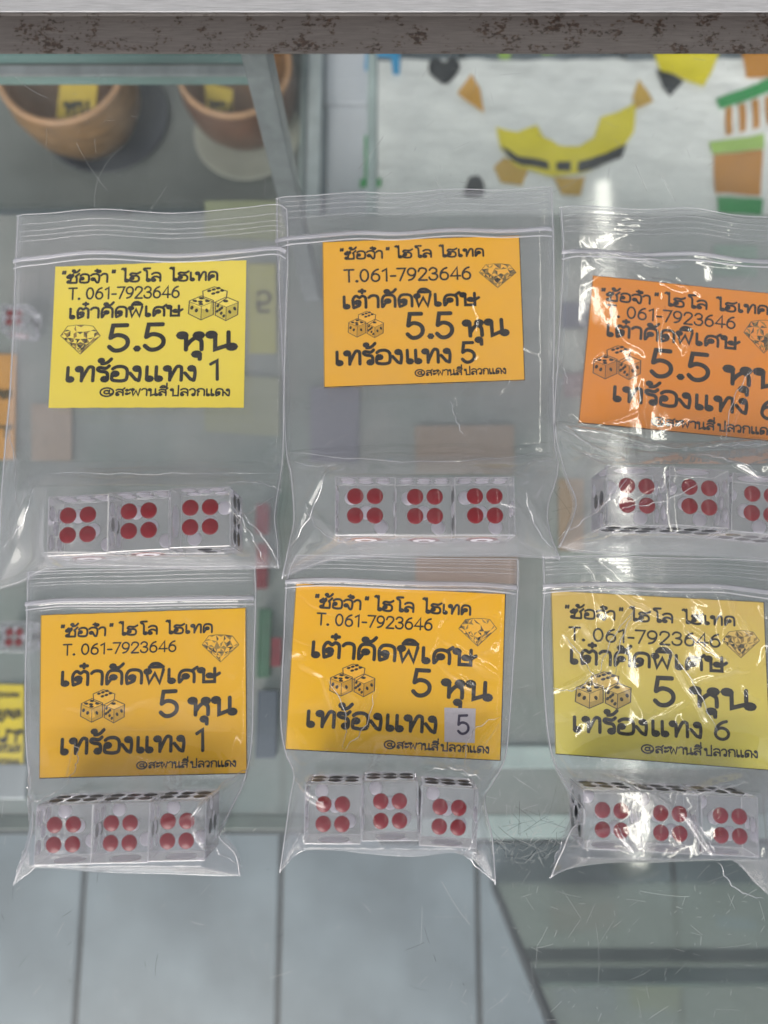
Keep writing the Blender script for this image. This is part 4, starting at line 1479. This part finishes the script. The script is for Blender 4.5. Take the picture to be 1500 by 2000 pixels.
printed([(1398, 388), (1490, 390), (1486, 422), (1400, 418)], 'green')
printed([(1445, 100), (1510, 100), (1512, 152), (1455, 155)], 'brown')
printed([(716, 60), (782, 60), (780, 150), (768, 152), (764, 112), (735, 112), (732, 150), (712, 140)], 'blue')
printed([(712, 268), (732, 268), (732, 352), (746, 352), (744, 368), (702, 368), (704, 350), (712, 350)], 'green')
printed([(970, 95), (1000, 95), (994, 118), (976, 116)], 'lime')
printed([(1052, 95), (1086, 95), (1082, 110), (1060, 112)], 'lime')

# things on the hazy shelf, seen between and through the bags; the cards replace mirrored labels
flip_ink = simple('mirrored_ink', lin(60, 52, 24), .6)
card([(-60, 1335), (47, 1338), (44, 1526), (-70, 1520)], SZ + .2, simple('lemon_card', lin(222, 196, 44), .6, noise=.06, nscale=1),
     'mirrored yellow label, built as a flipped card, at the lower left edge', [(HUN, (-40, 1425), (40, 1427), 26, .1), (L5, (-52, 1455), (40, 1455), 16, .1),
                                                             (L3, (-52, 1385), (40, 1387), 18, .1), (L6, (-56, 1352), (38, 1354), 9, .1), (TEL, (-50, 1482), (38, 1484), 12, .1)],
     flip=True, tone=flip_ink)
card([(-80, 690), (32, 692), (28, 896), (-80, 900)], SZ + .2, orn, 'mirrored orange label, built as a flipped card, showing past the left edge of the upper left bag', [(L3, (-70, 760), (22, 762), 18, .1), (HUN, (-60, 830), (20, 832), 24, .1)], flip=True, tone=flip_ink)
card([(60, 788), (140, 790), (140, 900), (62, 900)], SZ + .2, amb, 'dull tan reflection card under the lower part of the upper left bag')
card([(400, 730), (545, 738), (545, 852), (400, 842)], SZ + .2, simple('pale_yellow_card', lin(140, 142, 122), .6), 'pale yellow reflection card under the right side of the upper left bag')
card([(484, 515), (538, 515), (540, 690), (486, 690)], SZ + .2, simple('soft_yellow_card', lin(166, 162, 104), .6), 'mirrored yellow label, built as a flipped card, just right of the bright yellow label', [('5', (500, 570), (530, 570), 30, .1)], flip=True, tone=flip_ink)
card([(810, 832), (1004, 830), (1004, 925), (812, 925)], SZ + .2, simple('peach_card', lin(152, 132, 118), .6), 'peach reflection card under the dice of the upper middle bag')
card([(1090, 935), (1140, 935), (1140, 1075), (1092, 1075)], SZ + .2, simple('tan_card', lin(164, 140, 118), .6), 'tan reflection card in the gap between the upper middle and right bags')
card([(812, 1088), (1010, 1088), (1008, 1150), (812, 1148)], SZ + .2, simple('dusty_orange_card', lin(160, 130, 112), .6), 'dusty orange reflection card behind the header of the lower middle bag')
card([(400, 392), (560, 392), (560, 470), (400, 462)], SZ + .2, simple('olive_card', lin(138, 142, 112), .6), 'olive reflection card behind the top corner of the upper left bag')
card([(606, 755), (702, 757), (700, 905), (606, 903)], SZ + .2, simple('plum_card', lin(114, 112, 126), .6), 'grey purple reflection card under the upper middle bag')


for pts_, z_, c_, lb_ in [  # muted cards added in place of blurred reflection patches
    ([(1395, 478), (1480, 480), (1478, 540), (1392, 538)], SZ + .2, (112, 140, 124), 'dull green reflection card behind the upper right bag'),
    ([(1098, 590), (1150, 592), (1148, 640), (1098, 640)], SZ + .2, (120, 118, 134), 'small grey violet reflection card left of the deep orange label'),
    ([(1100, 730), (1140, 728), (1140, 775), (1102, 776)], SZ + .2, (140, 118, 124), 'small dusty pink reflection card left of the deep orange label'),
    ([(270, 750), (360, 748), (362, 800), (270, 802)], SZ + .2, (128, 134, 128), 'faint grey reflection card under the bright yellow label'),
    ([(1075, 1768), (1205, 1760), (1210, 1815), (1078, 1822)], FLOOR_Z + 2, (118, 96, 92), 'dull brown reflection card low behind the hazy front panel'),
    ([(1400, 1790), (1475, 1798), (1478, 1816), (1402, 1812)], FLOOR_Z + 2, (120, 148, 176), 'thin blue reflection card low behind the hazy front panel'),
    ([(1080, 1930), (1200, 1925), (1205, 1990), (1085, 1992)], FLOOR_Z + 2, (108, 116, 140), 'slate blue reflection card at the bottom behind the hazy front panel'),
    ([(1230, 1915), (1330, 1918), (1325, 1975), (1232, 1970)], FLOOR_Z + 2, (128, 132, 96), 'olive reflection card at the bottom behind the hazy front panel')]:
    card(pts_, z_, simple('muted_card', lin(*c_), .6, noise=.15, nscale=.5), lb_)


def block(x0, y0, x1, y1, z, hgt, mt, lbl, nm='small_box', cat='box'):
    A, B_ = at(x0, y1, z + hgt), at(x1, y0, z + hgt)
    r = thing(nm, lbl, cat)
    obj('carton', box_mesh('carton', A.x, B_.x, A.y, B_.y, z, z + hgt - .12, mt, .08, 1), r)
    obj('lid', box_mesh('lid', A.x - .05, B_.x + .05, A.y - .05, B_.y + .05, z + hgt - .11, z + hgt, mt, .05, 1), r)
    return r


red_m = simple('red_plastic', lin(124, 48, 58), .35, noise=.2, nscale=1)
grn_m = simple('green_card', lin(66, 100, 80), .5, noise=.15, nscale=1)
block(502, 1190, 528, 1322, SZ + .02, 1.2, grn_m, 'green box between the two lower left bags')
block(500, 985, 524, 1040, SZ + .02, 1.0, red_m, 'upper red box beside the dice of the upper left bag')
block(500, 1062, 522, 1148, SZ + .02, 1.0, red_m, 'lower red box beside the dice of the upper left bag')
block(524, 1246, 548, 1300, SZ + .02, 1.0, red_m, 'red box right of the green box')
block(500, 1350, 540, 1480, SZ + .02, 1.0, simple('slate_card', lin(84, 92, 104), .5), 'slate box below the green box')

# a far die on the shelf at the left edge
src = protos[BIG]
for (px_, py_, lb) in [(28, 1244, 'blurred clear die on the shelf at the left edge of the picture'),
                       (28, 620, 'blurred clear die on the shelf left of the bright yellow label')]:
    r = src.copy()
    C.objects.link(r)
    for ch in src.children:
        d = ch.copy()
        C.objects.link(d)
        d.parent = r
    c = at(px_, py_, SZ + 1.7)
    r.location = (c.x, c.y, SZ + .87)
    r.rotation_euler = (0, 0, 0)
    r['label'] = lb
    r['category'] = 'die'
    r['group'] = 'dice lying on the lower shelf'

# ------------------------------------------------------------------ unseen roof and wall, added to shape the light and the reflections
am, n, p, out = mat('added_awning_cloth')
n.nodes.remove(p)
d_, t_, x_ = N(n, 'ShaderNodeBsdfDiffuse'), N(n, 'ShaderNodeBsdfTranslucent'), N(n, 'ShaderNodeMixShader')
d_.inputs[0].default_value = t_.inputs[0].default_value = (.86, .87, .87, 1)
x_.inputs[0].default_value = .55
n.links.new(d_.outputs[0], x_.inputs[1])
n.links.new(t_.outputs[0], x_.inputs[2])
n.links.new(x_.outputs[0], out.inputs[0])
obj('added_awning', box_mesh('added_awning', -320, 320, -35, 420, 262, 262.3, am), kind='structure')
obj('added_back_wall', box_mesh('added_back_wall', -320, 320, 330, 336, FLOOR_Z - 1, 261, simple('wall_paint', lin(150, 152, 150), .8, noise=.2, nscale=.02)), kind='structure')

# ------------------------------------------------------------------ the lamp that shows as a streak in the glass
lamp = thing('tube_lamp', 'long white tube lamp hanging above the case, seen only as a streak in the glass', 'lamp')
lm, n, p, out = mat('lamp_glow')
p.inputs['Emission Color'].default_value = (1.0, .97, .86, 1)
p.inputs['Emission Strength'].default_value = 6.0
hl = 150.0
pts = [(54, yy, hl) for yy in np.linspace(-48, 115, 12)]
obj('tube', tube(pts, 1.7, 'tube', lm, 12), lamp)
obj('housing', box_mesh('housing', 49, 59, -52, 119, hl + 3, hl + 7, simple('lamp_housing', (.7, .7, .7, 1), .5), .4, 1), lamp)
